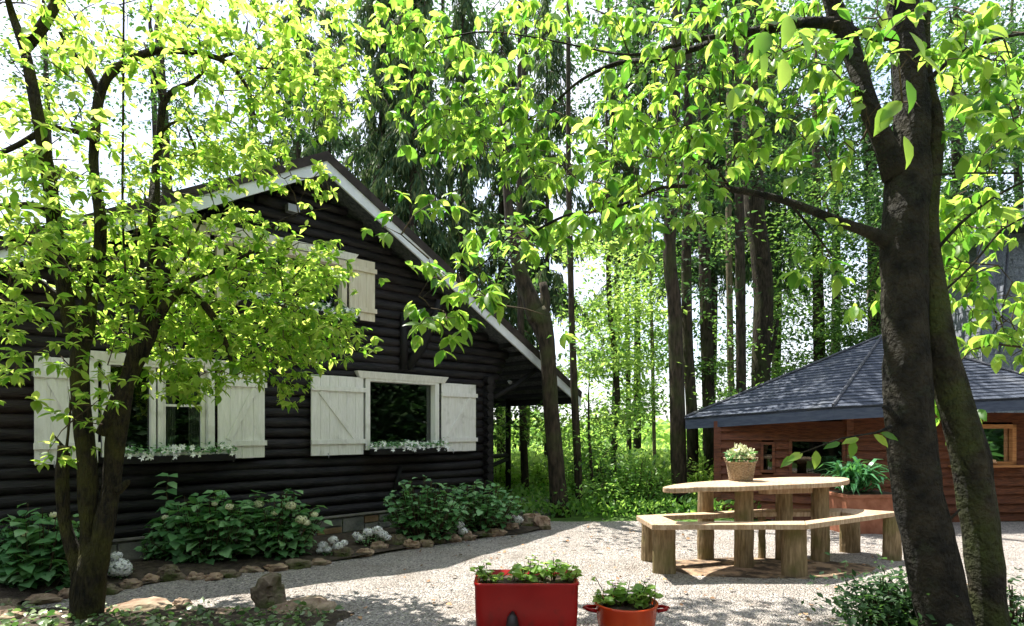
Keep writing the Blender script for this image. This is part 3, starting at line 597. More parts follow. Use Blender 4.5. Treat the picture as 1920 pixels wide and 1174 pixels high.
def potplants(name, label, cx, cy, zt, rx, ry, spots, pet='petal_p'):
    t = thing(name, (cx, cy, zt), label, 'plants'); P = []; D = []; U = []; Z = []; sm_ = MB(); BP = []; BD = []
    for (dx, h, n, sz) in spots:
        bx = cx+dx; by = cy+random.uniform(-.5, .5)*ry
        for k in range(max(2, n//7)):
            ex, ey, ez = bx+random.gauss(0, .04), by+random.gauss(0, .03), zt+h*random.uniform(.6, 1)
            sm_.tube([(bx, by, zt-.02), ((bx+ex)/2+.006, (by+ey)/2, (zt+ez)/2), (ex, ey, ez)], [.004, .003, .002], 4)
            for q in range(7):
                f = random.uniform(.3, 1); a = random.uniform(0, 6.28)
                P.append((bx+(ex-bx)*f+.012*math.cos(a), by+(ey-by)*f+.012*math.sin(a), zt+(ez-zt)*f)); D.append((math.cos(a), math.sin(a), random.uniform(-.2, .5))); U.append((random.gauss(0, .4), -.3+random.gauss(0, .4), 1)); Z.append(sz*random.uniform(.6, 1.2))
            if random.random() < .5:
                for q in range(5): BP.append((ex, ey, ez+.01)); BD.append((math.cos(q*1.257), math.sin(q*1.257), .4))
    leaves('foliage', P, D, U, Z, M['leaf_m'], t, tmpl=WIDE); sm_.build('stem', M['twig'], t)
    if BP: leaves('blossom', BP, BD, [(0, 0, 1)]*len(BP), [.022]*len(BP), M[pet], t, tmpl=WIDE)
potplants('seedlings', 'green seedlings and pale blooms growing in the big red tub', cx, cy, zt-.03, hx, .13, [(-.24, .14, 30, .05), (-.20, .09, 34, .06), (-.08, .07, 20, .045), (-.02, .10, 34, .07), (.03, .15, 26, .04), (.10, .10, 34, .05), (.16, .15, 30, .055), (.23, .12, 34, .06), (.26, .08, 18, .05)], 'petal_y')
cy2 = 3.62; s = F/(cy2-.15); cx2 = (1183-HX)/s; r2 = 60/s; z2 = EYE-(1142-HY)/s
op = thing('orange_pot', (cx2, cy2, 0), 'small round orange red enamel casserole with side handles used as a flower pot', 'pot')
circ = lambda r: [(cx2+r*math.cos(6.2832*k/40), cy2+r*math.sin(6.2832*k/40)) for k in range(40)]
o = vessel([(circ(r2*.78), 0.0), (circ(r2*.86), .02), (circ(r2*.95), z2*.55), (circ(r2), z2-.02), (circ(r2+.006), z2-.01), (circ(r2+.006), z2), (circ(r2-.008), z2), (circ(r2-.012), z2-.04)], None, 'pot_body', M['orange'], op); o.data.polygons.foreach_set('use_smooth', [True]*40*7+[False]*2)
m = MB(); m.prism(circ(r2-.01), z2-.06, z2-.03); m.build('earth', M['soil'], op)
for sg in (-1, 1):
    m = MB(); m.tube([(cx2+sg*(r2-.005), cy2-.045, z2-.045), (cx2+sg*(r2+.045), cy2-.035, z2-.04), (cx2+sg*(r2+.07), cy2, z2-.038), (cx2+sg*(r2+.045), cy2+.035, z2-.04), (cx2+sg*(r2-.005), cy2+.045, z2-.045)], [.012, .011, .011, .011, .012], 8)
    m.build('handle', M['red'], op, smooth=True)
potplants('geranium', 'bushy green plant with faint pink flowers in the small orange pot', cx2, cy2, z2-.03, r2, .12, [(-.13, .10, 40, .05), (-.07, .12, 50, .06), (0, .10, 60, .06), (.06, .13, 50, .055), (.12, .10, 36, .05), (.15, .17, 14, .07), (-.02, .18, 20, .035), (-.1, .17, 18, .035), (.05, .19, 18, .035)])

# ================================================================== RED HUT
ht = thing('grill_hut', (5.9, 9.3, 0), 'low red-brown timber hut with a many-sided grey shingle roof behind the table', 'hut')
Rc = [(2.66, 9.0, 1.447), (4.16, 7.6, 1.567), (7.60, 7.75, 1.74), (8.9, 9.8, 1.85), (6.8, 11.9, 1.75), (3.6, 11.2, 1.5)]; AP = Vector((6.0, 9.5, 2.78))
Wc = [(3.05, 8.7), (4.58, 8.0), (7.3, 8.25), (8.3, 9.8), (6.6, 11.2), (4.0, 10.6)]
rm = MB(); hm = MB(); fm = MB()
for i in range(6):
    a, b = Vector(Rc[i]), Vector(Rc[(i+1) % 6]); nr = 24; nn = (b-a).cross(AP-a).normalized()
    rm.add([a, b, AP, a-Vector((0, 0, .03)), b-Vector((0, 0, .03)), AP-Vector((0, 0, .03))], [(0, 1, 2), (3, 5, 4), (0, 3, 4, 1)])
    for r in range(nr-1):
        f0 = r/nr; f1 = (r+1.06)/nr; p0, p1 = a.lerp(AP, f0), b.lerp(AP, f0); q0, q1 = a.lerp(AP, f1), b.lerp(AP, f1); ns = max(1, int((p1-p0).length/.3))
        for k in range(ns):
            u0, u1 = k/ns, (k+1)/ns; l0 = .015+random.uniform(0, .004); l1 = .015+random.uniform(0, .004); dz = (p0-q0).normalized()*random.uniform(0, .02)
            A, B, C, E = p0.lerp(p1, u0)+nn*l0+dz, p0.lerp(p1, u1)+nn*l1+dz, q0.lerp(q1, u1)+nn*.004, q0.lerp(q1, u0)+nn*.004
            rm.add([A, B, C, E, A-nn*.014, B-nn*.014], [(0, 1, 2, 3), (0, 4, 5, 1)])
    hm.tube([a.lerp(AP, .0)+Vector((0, 0, .025)), a.lerp(AP, .5)+Vector((0, 0, .03)), AP+Vector((0, 0, .03))], [.022, .022, .02], 6)
    out = (a+b)/2-Vector((AP.x, AP.y, 0)); out.z = 0; out.normalize(); e = (b-a)
    th = .165; fm.add([a, b, b-Vector((0, 0, th)), a-Vector((0, 0, th)), a-out*.03, b-out*.03, b-out*.03-Vector((0, 0, th)), a-out*.03-Vector((0, 0, th))], [(0, 3, 2, 1), (4, 5, 6, 7), (3, 7, 6, 2)])
ro = rm.build('roof', M['shingle_grey'], ht); hm.build('hip_ridge', M['slate'], ro); fm.build('fascia', M['fascia'], ro)
m = MB(); m.add([(p[0], p[1], p[2]-.14) for p in Rc]+[(AP.x, AP.y, 1.5)], [((i+1) % 6, i, 6) for i in range(6)]); m.build('eaves_board', M['redwood'], ro)
def wall_pt(a, b, u, out, o): return Vector((a[0]+(b[0]-a[0])*u, a[1]+(b[1]-a[1])*u, 0))+out*o
holes = {0: [(.36, .45, .68, 1.08), (.58, .97, .64, 1.13)], 1: [(.56, .885, .80, 1.32)]}
wm = MB()
for i in range(6):
    a, b = Wc[i], Wc[(i+1) % 6]; e = Vector((b[0]-a[0], b[1]-a[1], 0)); L = e.length; e.normalize(); out = Vector((e.y, -e.x, 0)); z = 0; bh = .125
    if i == 0: out = Vector((e.y, -e.x, 0))
    while z < (1.36 if i in (0, 5) else 1.5):
        segs = [(0, 1)]
        for (u0, u1, z0, z1) in holes.get(i, []):
            if z+bh > z0+.02 and z < z1-.02: segs = [x for s_ in segs for x in ((s_[0], u0), (u1, s_[1])) if x[1]-x[0] > .01] if True else segs
        if i == 0 and len(holes[0]) == 2 and z+bh > .66 and z < 1.11: segs = [(0, .36), (.45, .58), (.97, 1)]
        for (p, q) in segs:
            nk = max(2, int((q-p)*L/.25)); vs = []
            for k in range(nk+1):
                u = p+(q-p)*k/nk; wv = .010*noise.noise(Vector((u*L*2.2, z*9, i)))
                vs += [wall_pt(a, b, u, out, .012)+K*(z+.004), wall_pt(a, b, u, out, .055)+K*(z+wv), wall_pt(a, b, u, out, .008)+K*(z+bh+.012)]
            fs = []
            for k in range(nk): fs += [(3*k, 3*k+3, 3*k+4, 3*k+1), (3*k+1, 3*k+4, 3*k+5, 3*k+2)]
            wm.add(vs, fs)
        z += bh
    c = wall_pt(a, b, 0, out, .0); wm.box(c+K*(.7 if i == 0 else .75), e*.05, out*.05, K*(.7 if i == 0 else .75))
wm.build('wall', M['redwood'], ht)
for i, hs in holes.items():
    a, b = Wc[i], Wc[i+1]; e = Vector((b[0]-a[0], b[1]-a[1], 0)); L = e.length; e.normalize(); out = Vector((e.y, -e.x, 0))
    for (u0, u1, z0, z1) in hs:
        wf = MB(); fw = .04 if i == 0 else .06
        for u in (u0, u1): wf.box(wall_pt(a, b, u, out, .03)+K*(z0+z1)/2, e*fw*.5, out*.03, K*((z1-z0)/2+fw*.5))
        for z in (z0, z1): wf.box(wall_pt(a, b, (u0+u1)/2, out, .033)+K*z, e*((u1-u0)*L/2+fw*.5), out*.027, K*fw*.5)
        wo = wf.build('window', M['redwood' if i == 0 else 'orangewood'], ht, bevel=.004)
        g = MB(); g.box(wall_pt(a, b, (u0+u1)/2, out, -.01)+K*(z0+z1)/2, e*((u1-u0)*L/2), out*.002, K*(z1-z0)/2); g.build('window_pane', M['glass_hut'], wo)
        if i == 1:
            g = MB(); g.box(wall_pt(a, b, (u0+u1)/2, out, .09)+K*(z0-.03), e*((u1-u0)*L/2+.1), out*.07, K*.015); g.build('window_sill', M['orangewood'], wo, bevel=.004)
            lgs = thing('kindling', tuple(wall_pt(a, b, .74, out, .09)+K*(z0-.015)), 'small pile of split wood pieces on the hut window sill', 'firewood')
            g = MB()
            for k in range(9):
                c = wall_pt(a, b, .74+random.uniform(-.04, .04), out, .08)+K*(z0+.005+.022*(k//4)); d = (e+out*random.uniform(-.6, .6)+K*random.uniform(-.2, .3)).normalized()
                g.box(c, d*.06, d.cross(K).normalized()*.016, d.cross(d.cross(K)).normalized()*.013)
            g.build('split_wood', M['bread'], lgs, bevel=.003)
m = MB(); m.prism([(AP.x+(p[0]-AP.x)*.9, AP.y+(p[1]-AP.y)*.9) for p in Wc], 0.02, .03); m.build('hut_floor', M['interior'], ht)
m = MB()
for i in range(6):
    a, b = Wc[i], Wc[(i+1) % 6]; p = [Vector((AP.x+(q[0]-AP.x)*.86, AP.y+(q[1]-AP.y)*.86, 0)) for q in (a, b)]
    if i in (2, 3, 4, 5): m.add([p[0], p[1], p[1]+K*1.4, p[0]+K*1.4], [(0, 1, 2, 3)])
m.build('inner_wall', M['interior'], ht)
# second shingled building
tw = thing('shingled_building', (11, 12.5, 0), 'tall grey shingle clad building half hidden at the right edge', 'building')
m = MB(); base = [Vector((9.35, 11.5, 0)), Vector((13.5, 10.9, 0)), Vector((14.2, 15, 0)), Vector((9.9, 15.6, 0))]
for i in range(4):
    a, b = base[i], base[(i+1) % 4]; e = (b-a); L = e.length; e.normalize(); out = Vector((e.y, -e.x, 0)); nr = 30
    for r in range(nr):
        u = 0; z = 5.2*r/nr
        while u < L:
            wd = random.uniform(.2, .34); q = min(L, u+wd-.008); l0 = .02+random.uniform(0, .012); inn = -out*(z*.07)
            m.add([a+e*u+out*l0+K*z+inn, a+e*q+out*l0+K*(z-random.uniform(0, .01))+inn, a+e*q+out*.002+K*(z+5.2/nr+.015)+inn, a+e*u+out*.002+K*(z+5.2/nr+.015)+inn], [(0, 1, 2, 3)]); u += wd
    m.add([a-out*.01, b-out*.01, b-out*.4+K*5.2, a-out*.4+K*5.2], [(0, 1, 2, 3)])
m.build('shingle_wall', mat('pale_shingle', (.16, .175, .21), (.32, .34, .39), 30, .85, .8, 80), tw)
m = MB(); q = [(9.2, 11.3, 5.2), (13.7, 10.7, 5.2), (14.4, 15.2, 5.2), (9.7, 15.8, 5.2)]; ap = (11.8, 13.2, 6.4); m.add(q+[ap], [(0, 1, 4), (1, 2, 4), (2, 3, 4), (3, 0, 4), (3, 2, 1, 0)]); m.build('roof', M['slate'], tw)
# planter with strap-leaved plant
x, y = G(1640, 1003); s = F/y; bx = thing('brick_red_planter', (x, y+.25, 0), 'square brick red planter standing before the hut beside the dark trunk', 'planter')
m = MB(); zt2 = EYE-(928-HY)/s; m.box((x, y+.25, zt2*.5), (.36, .02, 0), (-.02, .25, 0), (0, 0, zt2*.5)); m.box((x, y+.25, zt2-.02), (.375, .02, 0), (-.02, .265, 0), (0, 0, .022)); m.build('planter_box', M['brick'], bx, bevel=.008)
m = MB(); m.box((x, y+.25, zt2+.004), (.33, .02, 0), (-.02, .22, 0), (0, 0, .003)); m.build('earth', M['soil'], bx)
ag = thing('agapanthus', (x-.1, y+.2, zt2), 'lush plant of arching strap leaves overflowing the brick red planter', 'plant'); n = 190
a = rng.uniform(0, 6.28, n); c = np.c_[x-.12+rng.normal(0, .09, n), y+.2+rng.normal(0, .06, n), zt2+rng.uniform(.02, .18, n)]
leaves('foliage', c, np.c_[np.cos(a), np.sin(a)*.8, rng.uniform(-.25, .9, n)], np.c_[rng.normal(0, .2, n), rng.normal(0, .2, n), np.ones(n)], rng.uniform(.26, .44, n), M['leaf_a'], ag, tmpl=STRAP)

# ================================================================== FOREGROUND ROCKS AND GROUND COVER
def rock(name, label, px, py, wd, ht, Y, sq=(1, .8), seed=0, mt='stone', tilt=0, amp=.22):
    s = F/Y; x, _, z = W(px, py, Y); m = MB(); vs, fs = ico((0, 0, 0), 1, (wd/2/s, wd/2/s*sq[1], ht/2/s), 3, amp, 2.2, seed, True)
    ca, sa = math.cos(tilt), math.sin(tilt); vs = [(x+a*ca-c*sa, Y+b, z+a*sa+c*ca) for a, b, c in vs]
    m.add(vs, fs); return tag(m.build(name, M[mt], None, (x, Y, 0)), label, 'rock')
rock('standing_rock', 'upright pointed brown rock on the low wall at the bottom left', 506, 1118, 56, 88, 4.25, (1, .7), 3, tilt=.1, amp=.26, mt='stone_moss')
rock('flat_rock', 'long flat tan slab lying beside the upright pointed rock', 566, 1144, 130, 36, 4.12, (1, .8), 5, tilt=.06, amp=.14)
rock('mossy_rock', 'flat weathered stone lying in the creeping plants near the forked tree', 395, 1160, 90, 30, 4.02, seed=31)
rock('small_rock', 'pale pebble-sized rock just left of the forked tree base', 100, 1160, 44, 24, 3.95, seed=33)
rock('small_rock', 'small reddish stone leaning below the flat tan slab', 592, 1166, 52, 30, 4.0, seed=9, tilt=-.2)
rock('small_rock', 'pinkish wedge of stone at the bottom right of the flat tan slab', 618, 1182, 46, 26, 3.95, seed=13, tilt=-.3)
rock('mossy_rock', 'dark mossy boulder right of the forked tree trunk', 268, 1143, 130, 34, 4.15, (1, .7), 7, tilt=0, amp=.12)
rock('mossy_rock', 'lumpy dark stone between the mossy boulder and the upright rock', 338, 1136, 36, 26, 4.2, seed=21)
rock('mossy_rock', 'half buried stone at the bottom left corner', 12, 1158, 70, 34, 3.9, seed=23)
rock('mossy_rock', 'buried mossy stone under the upright pointed rock', 455, 1172, 110, 40, 4.05, seed=27, amp=.15)
# raised bank of earth the rocks sit on
bk_ = MB(); vs = []
for i in range(41):
    x = -4.4+3.35*i/40
    for k in range(12):
        y = 2.0+2.25*k/11; e = min(1, (4.25-y)/.25)*min(1, (-1.05-x)/.35+.05); vs.append((x, y, .0+.04*e+.02*e*noise.noise(Vector((x*5, y*5, 0)))-.01*(1-e)))
bk_.add(vs, [(i*12+k, (i+1)*12+k, (i+1)*12+k+1, i*12+k+1) for i in range(40) for k in range(11)])
tag(bk_.build('soil_bank', M['soil'], smooth=True), kind='structure')
n = 3600; P = np.c_[rng.uniform(-4.3, -1.15, n), rng.uniform(2.6, 4.08, n), rng.uniform(.03, .09, n)]; P = P[rng.random(n) < np.clip((4.35-P[:, 1])*1.3, 0, 1)]; n = len(P)
a = rng.uniform(0, 6.28, n)
tag(leaves('ground_cover', P, np.c_[np.cos(a), np.sin(a), rng.uniform(-.3, .6, n)], rng.normal(0, .5, (n, 3))+[0, 0, 1], rng.uniform(.025, .06, n), M['leaf_g'], base=(-2.7, 3.4, 0), tmpl=WIDE), 'small-leaved creeping ground cover over the rocky bank at the bottom left', 'ground cover', kind='stuff')
n = 260; P = np.c_[rng.uniform(-1.2, 4, n), rng.uniform(3.5, 7.9, n), np.full(n, .02)]; a = rng.uniform(0, 6.28, n)
tag(leaves('leaf_litter', P, np.c_[np.cos(a), np.sin(a), rng.uniform(-.1, .2, n)], rng.normal(0, .3, (n, 3))+[0, 0, 1], rng.uniform(.02, .05, n), M['litter'], base=(1, 5, 0), tmpl=WIDE), 'dry brown leaves scattered over the gravel', 'fallen leaves', kind='stuff')
m = MB()
for _ in range(2600):
    y = 3.3+5*random.random()**1.6; x = random.uniform(-2.6, 5.5)*y/5; r = random.uniform(.004, .011); z = .012+gh(x, y)
    m.add([(x+r, y, z), (x, y+r*.8, z), (x-r, y, z), (x, y-r, z), (x+r*.2, y, z+r*.9)], [(0, 1, 4), (1, 2, 4), (2, 3, 4), (3, 0, 4)])
tag(m.build('pebbles', mat('pebble', (.13, .12, .11), (.42, .39, .36), 3, .9), None, (1, 5, 0)), 'loose pale pebbles lying on the gravel yard', 'pebbles', kind='stuff')

# ================================================================== TREES
def skel(paths, Y0, kw=1):
    """paths of (px,py,width_px[,Y]) -> list of smoothed (x,y,z,r) arrays"""
    out = []
    for p in paths:
        q = []; Y = Y0
        for a in p:
            if len(a) > 3: Y = a[3]
            x, y, z = W(a[0], a[1], Y); q.append((x, y, z, a[2]/2*Y/F*kw))
        out.append(smoothpath(q, .07))
    return out
def clusters(spec):
    """ellipses (px,py,rx,ry,count,Ymin,Ymax) -> points in the crown"""
    C = []
    for (cx, cy, rx, ry, n, a, b) in spec:
        for _ in range(n):
            t = random.uniform(0, 6.28); q = math.sqrt(random.random()); C.append(W(cx+rx*q*math.cos(t), cy+ry*q*math.sin(t), random.uniform(a, b)))
    return C
def grow(nodes, C, maxr=.009, sides=4, sag=.06):
    """join every cluster centre to the nearest wood with a tapering twig"""
    N = np.array(nodes, float); C = np.array(C, float); m = MB(); dirs = []
    d = np.array([np.min(np.linalg.norm(N-c, axis=1)) for c in C]); order = np.argsort(d); res = []
    for i in order:
        c = C[i]; dd = np.linalg.norm(N-c, axis=1); j = int(np.argmin(dd)); p = N[j]; L = dd[j]
        k = max(2, int(L/.12)); side = np.random.default_rng(int(i)).normal(0, L*.10, 3)
        pts = [p+(c-p)*t+side*math.sin(math.pi*t)+np.array([0, 0, sag*L*math.sin(math.pi*t)]) for t in np.linspace(0, 1, k+1)]
        r0 = min(maxr, .0022+.007*L); m.tube([tuple(q) for q in pts], [r0*(1-t)+.0014 for t in np.linspace(0, 1, k+1)], sides, cap=False)
        N = np.vstack([N, pts[1:]]); v = pts[-1]-pts[-2]; res.append((c, v/np.linalg.norm(v)))
    return m, res
def whorls(res, k, rad, sz, droop, spread=.9):
    P, D, U, Z = [], [], [], []
    for c, v in res:
        for _ in range(max(1, int(random.gauss(k, k*.35)+.5))):
            o = c+rng.normal(0, rad*.55, 3)*[1, 1, .6]; m_ = random.randint(4, 6); ph = random.uniform(0, 6.28); ax = v*.5+rng.normal(0, .35, 3)+[0, 0, -droop*.4]; ax /= np.linalg.norm(ax)
            q = np.cross(ax, [.3, .2, 1.]); q /= np.linalg.norm(q); r_ = np.cross(ax, q); s0 = sz*random.uniform(.75, 1.15)
            for j in range(m_):
                a = ph+6.283*j/m_+random.gauss(0, .25); d = ax*random.uniform(.25, .8)+spread*(q*math.cos(a)+r_*math.sin(a)); d[2] = d[2]*.7-droop; P.append(o-ax*random.uniform(0, .03)); D.append(d)
                U.append((random.gauss(0, .3), random.gauss(0, .3), 1)); Z.append(s0*random.uniform(.5, 1.15))
    return P, D, U, Z
def spray(res, n, rad, sz, droop, jit=.6, flat=.5):
    P, D, U, Z = [], [], [], []
    for c, v in res:
        k = max(2, int(random.gauss(n, n*.3)))
        for _ in range(k):
            f = random.uniform(-1, 1); o = rng.normal(0, rad*.5, 3)*[1, 1, flat]
            P.append(c-v*rad*.6*abs(f)+o); d = v*.5+rng.normal(0, jit, 3)*[1, 1, .5]; d[2] -= droop; D.append(d)
            U.append((random.gauss(0, .45), random.gauss(0, .45), 1)); Z.append(sz*random.uniform(.55, 1.2))
    return P, D, U, Z

# ---- forked tree, left
lt = thing('forked_tree', (-2.82, 3.9, 0), 'mossy many-stemmed tree with lime green leaves in front of the cabin', 'tree')
LS = skel([
 [(158, 1215, 88), (159, 1174, 72), (164, 1130, 66), (168, 1085, 66), (172, 1050, 54), (176, 1015, 34)],
 [(156, 1095, 44), (140, 1045, 30), (128, 1005, 26), (120, 970, 24), (118, 930, 25), (117, 880, 26), (121, 836, 27)],
 [(166, 1090, 44), (166, 1020, 33), (166, 975, 33), (166, 935, 37, 3.9), (165, 890, 39), (161, 840, 37), (154, 770, 37), (148, 700, 37), (151, 650, 36, 3.9)],
 [(152, 665, 34), (132, 600, 32), (117, 520, 29, 3.85), (105, 440, 29), (92, 340, 28), (75, 240, 25, 3.7), (56, 140, 22), (44, 85, 20), (22, 25, 15), (5, -40, 10, 3.5)],
 [(46, 95, 20, 3.7), (80, 50, 24, 3.6), (110, 0, 20), (130, -50, 15)],
 [(150, 665, 32), (166, 600, 29, 3.95), (172, 530, 26), (187, 470, 26), (187, 400, 24), (176, 320, 20, 4.05), (178, 250, 20), (184, 190, 20, 4.1), (202, 145, 18), (240, 115, 17), (290, 96, 15, 4.2), (350, 97, 13), (410, 110, 12), (445, 135, 10, 4.3), (470, 180, 6), (480, 235, 4)],
 [(186, 175, 16, 4.1), (168, 135, 14), (135, 98, 10), (112, 60, 7, 4.0)],
 [(178, 1095, 46), (188, 1030, 42), (198, 975, 42), (208, 920, 36, 3.95), (214, 860, 38), (220, 805, 42), (236, 730, 33), (256, 650, 29), (283, 560, 27, 4.1), (290, 480, 26), (288, 400, 24), (292, 320, 17, 4.2), (300, 250, 15), (306, 195, 14), (328, 167, 11), (360, 155, 9, 4.3), (385, 130, 5)],
 [(192, 815, 26, 3.9), (225, 740, 30), (268, 660, 28, 4.0), (300, 590, 22), (326, 553, 18), (352, 545, 16, 4.1), (392, 582, 14), (422, 640, 12, 4.2), (440, 705, 6)],
 [(318, 560, 14, 4.05), (360, 525, 13), (400, 508, 12, 4.2), (440, 490, 8), (480, 472, 6), (520, 500, 5, 4.3), (535, 570, 3)],
 [(112, 490, 14, 3.85), (70, 462, 12, 3.8), (30, 452, 10), (-20, 440, 8, 3.6)],
 [(100, 400, 14, 3.8), (60, 383, 13), (0, 388, 12, 3.7), (-30, 395, 10)],
 [(120, 570, 12, 3.85), (80, 530, 10), (20, 515, 9, 3.7), (-20, 500, 7)],
 [(72, 250, 14, 3.7), (35, 272, 12), (0, 288, 11, 3.6)],
 [(178, 265, 14, 4.0), (145, 248, 12), (100, 238, 9, 3.9)],
 [(410, 110, 10, 4.3), (440, 100, 7), (470, 125, 5), (530, 130, 4, 4.5), (590, 140, 3)],
 [(290, 560, 10, 4.1), (350, 480, 7), (370, 430, 5, 4.2), (385, 400, 3)],
 [(480, 472, 5, 4.2), (500, 430, 4), (560, 400, 3, 4.4), (620, 390, 2)],
 [(306, 195, 8, 4.2), (290, 140, 6), (270, 80, 4, 4.3)], [(300, 250, 7, 4.2), (340, 225, 6), (370, 290, 4, 4.3)],
 [(232, -30, 4, 4.0), (231, 200, 5), (230, 400, 5), (238, 560, 4), (245, 640, 3)],
 [(125, 838, 6, 3.9), (130, 790, 5), (138, 700, 4), (137, 640, 3)], [(118, 838, 8, 3.9), (108, 825, 5), (100, 815, 3)],
 [(222, 920, 22, 3.93), (238, 905, 14), (240, 900, 10)],
], 3.9, .84)
m = MB()
for k, s_ in enumerate(LS): m.tube([tuple(p[:3]) for p in s_], list(s_[:, 3]), 14 if s_[0, 3] > .04 else 7, .16 if s_[0, 3] > .02 else .05)
trunk = m.build('trunk', M['bark_l'], lt, smooth=True)
nodes = [p[:3] for s_ in LS[3:20] for p in s_]
C = clusters([(a, b, c, d, max(1, int(n*(1.06 if b > 400 else .74 if b < 290 or a < 300 else .5))), e, f) for a, b, c, d, n, e, f in [
 (60, 60, 110, 90, 26, 3.3, 4.4), (260, 60, 150, 90, 70, 3.7, 4.9), (430, 70, 120, 100, 80, 3.8, 5.0), (580, 90, 110, 100, 62, 4.0, 5.2), (660, 150, 55, 45, 22, 4.2, 5.0), (560, 200, 90, 60, 36, 4.0, 5.0),
 (430, 230, 120, 80, 76, 3.8, 5.0), (330, 330, 110, 70, 62, 3.8, 4.9), (120, 250, 130, 110, 46, 3.3, 4.4), (60, 370, 90, 80, 44, 3.2, 4.2), (470, 320, 90, 50, 40, 4.1, 5.0), (600, 350, 55, 45, 15, 4.3, 4.9),
 (250, 450, 120, 80, 60, 3.7, 4.8), (70, 470, 90, 60, 36, 3.2, 4.2), (430, 450, 90, 60, 46, 4.1, 5.0), (440, 560, 150, 80, 120, 4.0, 5.0), (580, 500, 70, 50, 40, 4.2, 5.0), (600, 620, 70, 50, 42, 4.2, 5.0),
 (520, 660, 90, 60, 56, 4.1, 5.0), (390, 660, 90, 70, 60, 4.0, 4.8), (330, 720, 45, 35, 20, 4.0, 4.6), (550, 735, 30, 20, 7, 4.2, 4.7), (10, 600, 24, 50, 10, 3.1, 3.7), (10, 700, 28, 30, 8, 3.1, 3.6), (190, 560, 60, 90, 26, 3.6, 4.6), (270, 600, 60, 80, 30, 3.8, 4.6), (660, 640, 30, 12, 5, 4.3, 4.7),
 (195, 720, 20, 40, 5, 3.5, 3.8), (100, 640, 20, 20, 3, 3.4, 3.7), (120, 700, 20, 30, 3, 3.5, 3.8), (130, 790, 20, 30, 3, 3.5, 3.8), (95, 850, 18, 14, 2, 3.6, 3.8)]])
tw_, res = grow(nodes, C, .012)
tw_.build('twigs', M['twig'], lt)
P, D, U, Z = whorls(res, 3.1, .15, .078, .22)
leaves('leaves', P, D, U, Z, M['leaf_l'], lt, tmpl=BIG)

# ---- twin trunk tree, right
rt = thing('twin_trunk_tree', (2.5, 3.35, 0), 'dark smooth twin-trunked tree with big hanging leaves at the right', 'tree')
RS = skel([
 [(1782, 1260, 116), (1775, 1180, 98), (1748, 1050, 92), (1726, 950, 89), (1713, 860, 86), (1704, 760, 84), (1699, 660, 82), (1695, 560, 78), (1695, 460, 80), (1700, 380, 80), (1705, 300, 72), (1710, 200, 60), (1702, 100, 60), (1690, 0, 58), (1684, -80, 50, 3.3)],
 [(1862, 1260, 76), (1856, 1170, 64), (1843, 1040, 63), (1832, 950, 64), (1818, 860, 66), (1800, 790, 64), (1776, 700, 58), (1760, 620, 50), (1746, 530, 46), (1736, 440, 46), (1740, 360, 40), (1752, 290, 32), (1752, 220, 28), (1738, 150, 22), (1735, 60, 16), (1745, -40, 12)],
 [(1682, 330, 50), (1652, 255, 38), (1625, 185, 35), (1602, 110, 33, 3.4), (1578, 45, 34), (1552, -20, 26), (1540, -70, 20)],
 [(1672, 460, 34), (1640, 440, 25), (1600, 425, 20), (1555, 408, 18), (1500, 386, 15, 3.5), (1440, 368, 13), (1370, 355, 12), (1300, 350, 9, 3.7), (1240, 352, 7), (1180, 378, 6, 3.8), (1130, 395, 6), (1070, 402, 6), (1010, 430, 5, 3.8), (955, 480, 4), (930, 530, 3)],
 [(1578, 45, 24, 3.4), (1510, 42, 20), (1440, 55, 18, 3.6), (1370, 68, 15), (1300, 92, 12, 3.9), (1230, 112, 10), (1160, 118, 9, 4.2), (1090, 150, 6), (1030, 200, 5, 4.5), (960, 240, 4), (880, 260, 3)],
 [(1400, 62, 10, 3.7), (1320, 72, 9), (1240, 92, 7, 4.0), (1180, 103, 5), (1100, 90, 4, 4.3), (1000, 70, 3), (900, 60, 3, 4.6), (800, 80, 3)],
 [(1690, 62, 18), (1645, 72, 14), (1605, 58, 12)],
 [(1755, 470, 7, 3.3), (1800, 420, 6), (1860, 372, 5), (1930, 335, 4, 3.2)], [(1755, 560, 5, 3.3), (1820, 500, 4), (1880, 430, 4), (1940, 400, 3)],
 [(1740, 330, 6, 3.3), (1800, 325, 4), (1930, 325, 4, 3.2)], [(1740, 150, 10, 3.3), (1800, 100, 8), (1880, 70, 6, 3.1), (1960, 60, 5)],
 [(1370, 355, 6, 3.6), (1345, 320, 4), (1320, 300, 3)], [(1010, 430, 4, 3.8), (960, 440, 3), (900, 500, 3), (840, 520, 2), (790, 560, 2)],
 [(1670, 800, 8, 3.2), (1640, 812, 4, 3.1), (1580, 822, 3), (1500, 850, 2)],
 [(1480, 380, 6, 3.5), (1530, 440, 4), (1560, 480, 3)],
 [(1684, 790, 14, 3.3), (1668, 770, 10, 3.2), (1655, 762, 8)],
 [(1740, 1010, 8, 3.3), (1770, 985, 6), (1800, 955, 4)],
], 3.35, .94)
m = MB()
for k, s_ in enumerate(RS):
    if k == 1: continue
    m.tube([tuple(p[:3]) for p in s_], list(s_[:, 3]), 26 if s_[0, 3] > .05 else 10, .12)
m.build('trunk', M['bark_r'], rt, smooth=True)
m = MB(); m.tube([tuple(p[:3]) for p in RS[1]], list(RS[1][:, 3]), 22, .12); m.build('trunk', M['bark_m'], rt, smooth=True)['label'] = 'thinner leaning mossy trunk'
nodes = [p[:3] for s_ in RS[2:13] for p in s_]+[p[:3] for p in RS[14]]
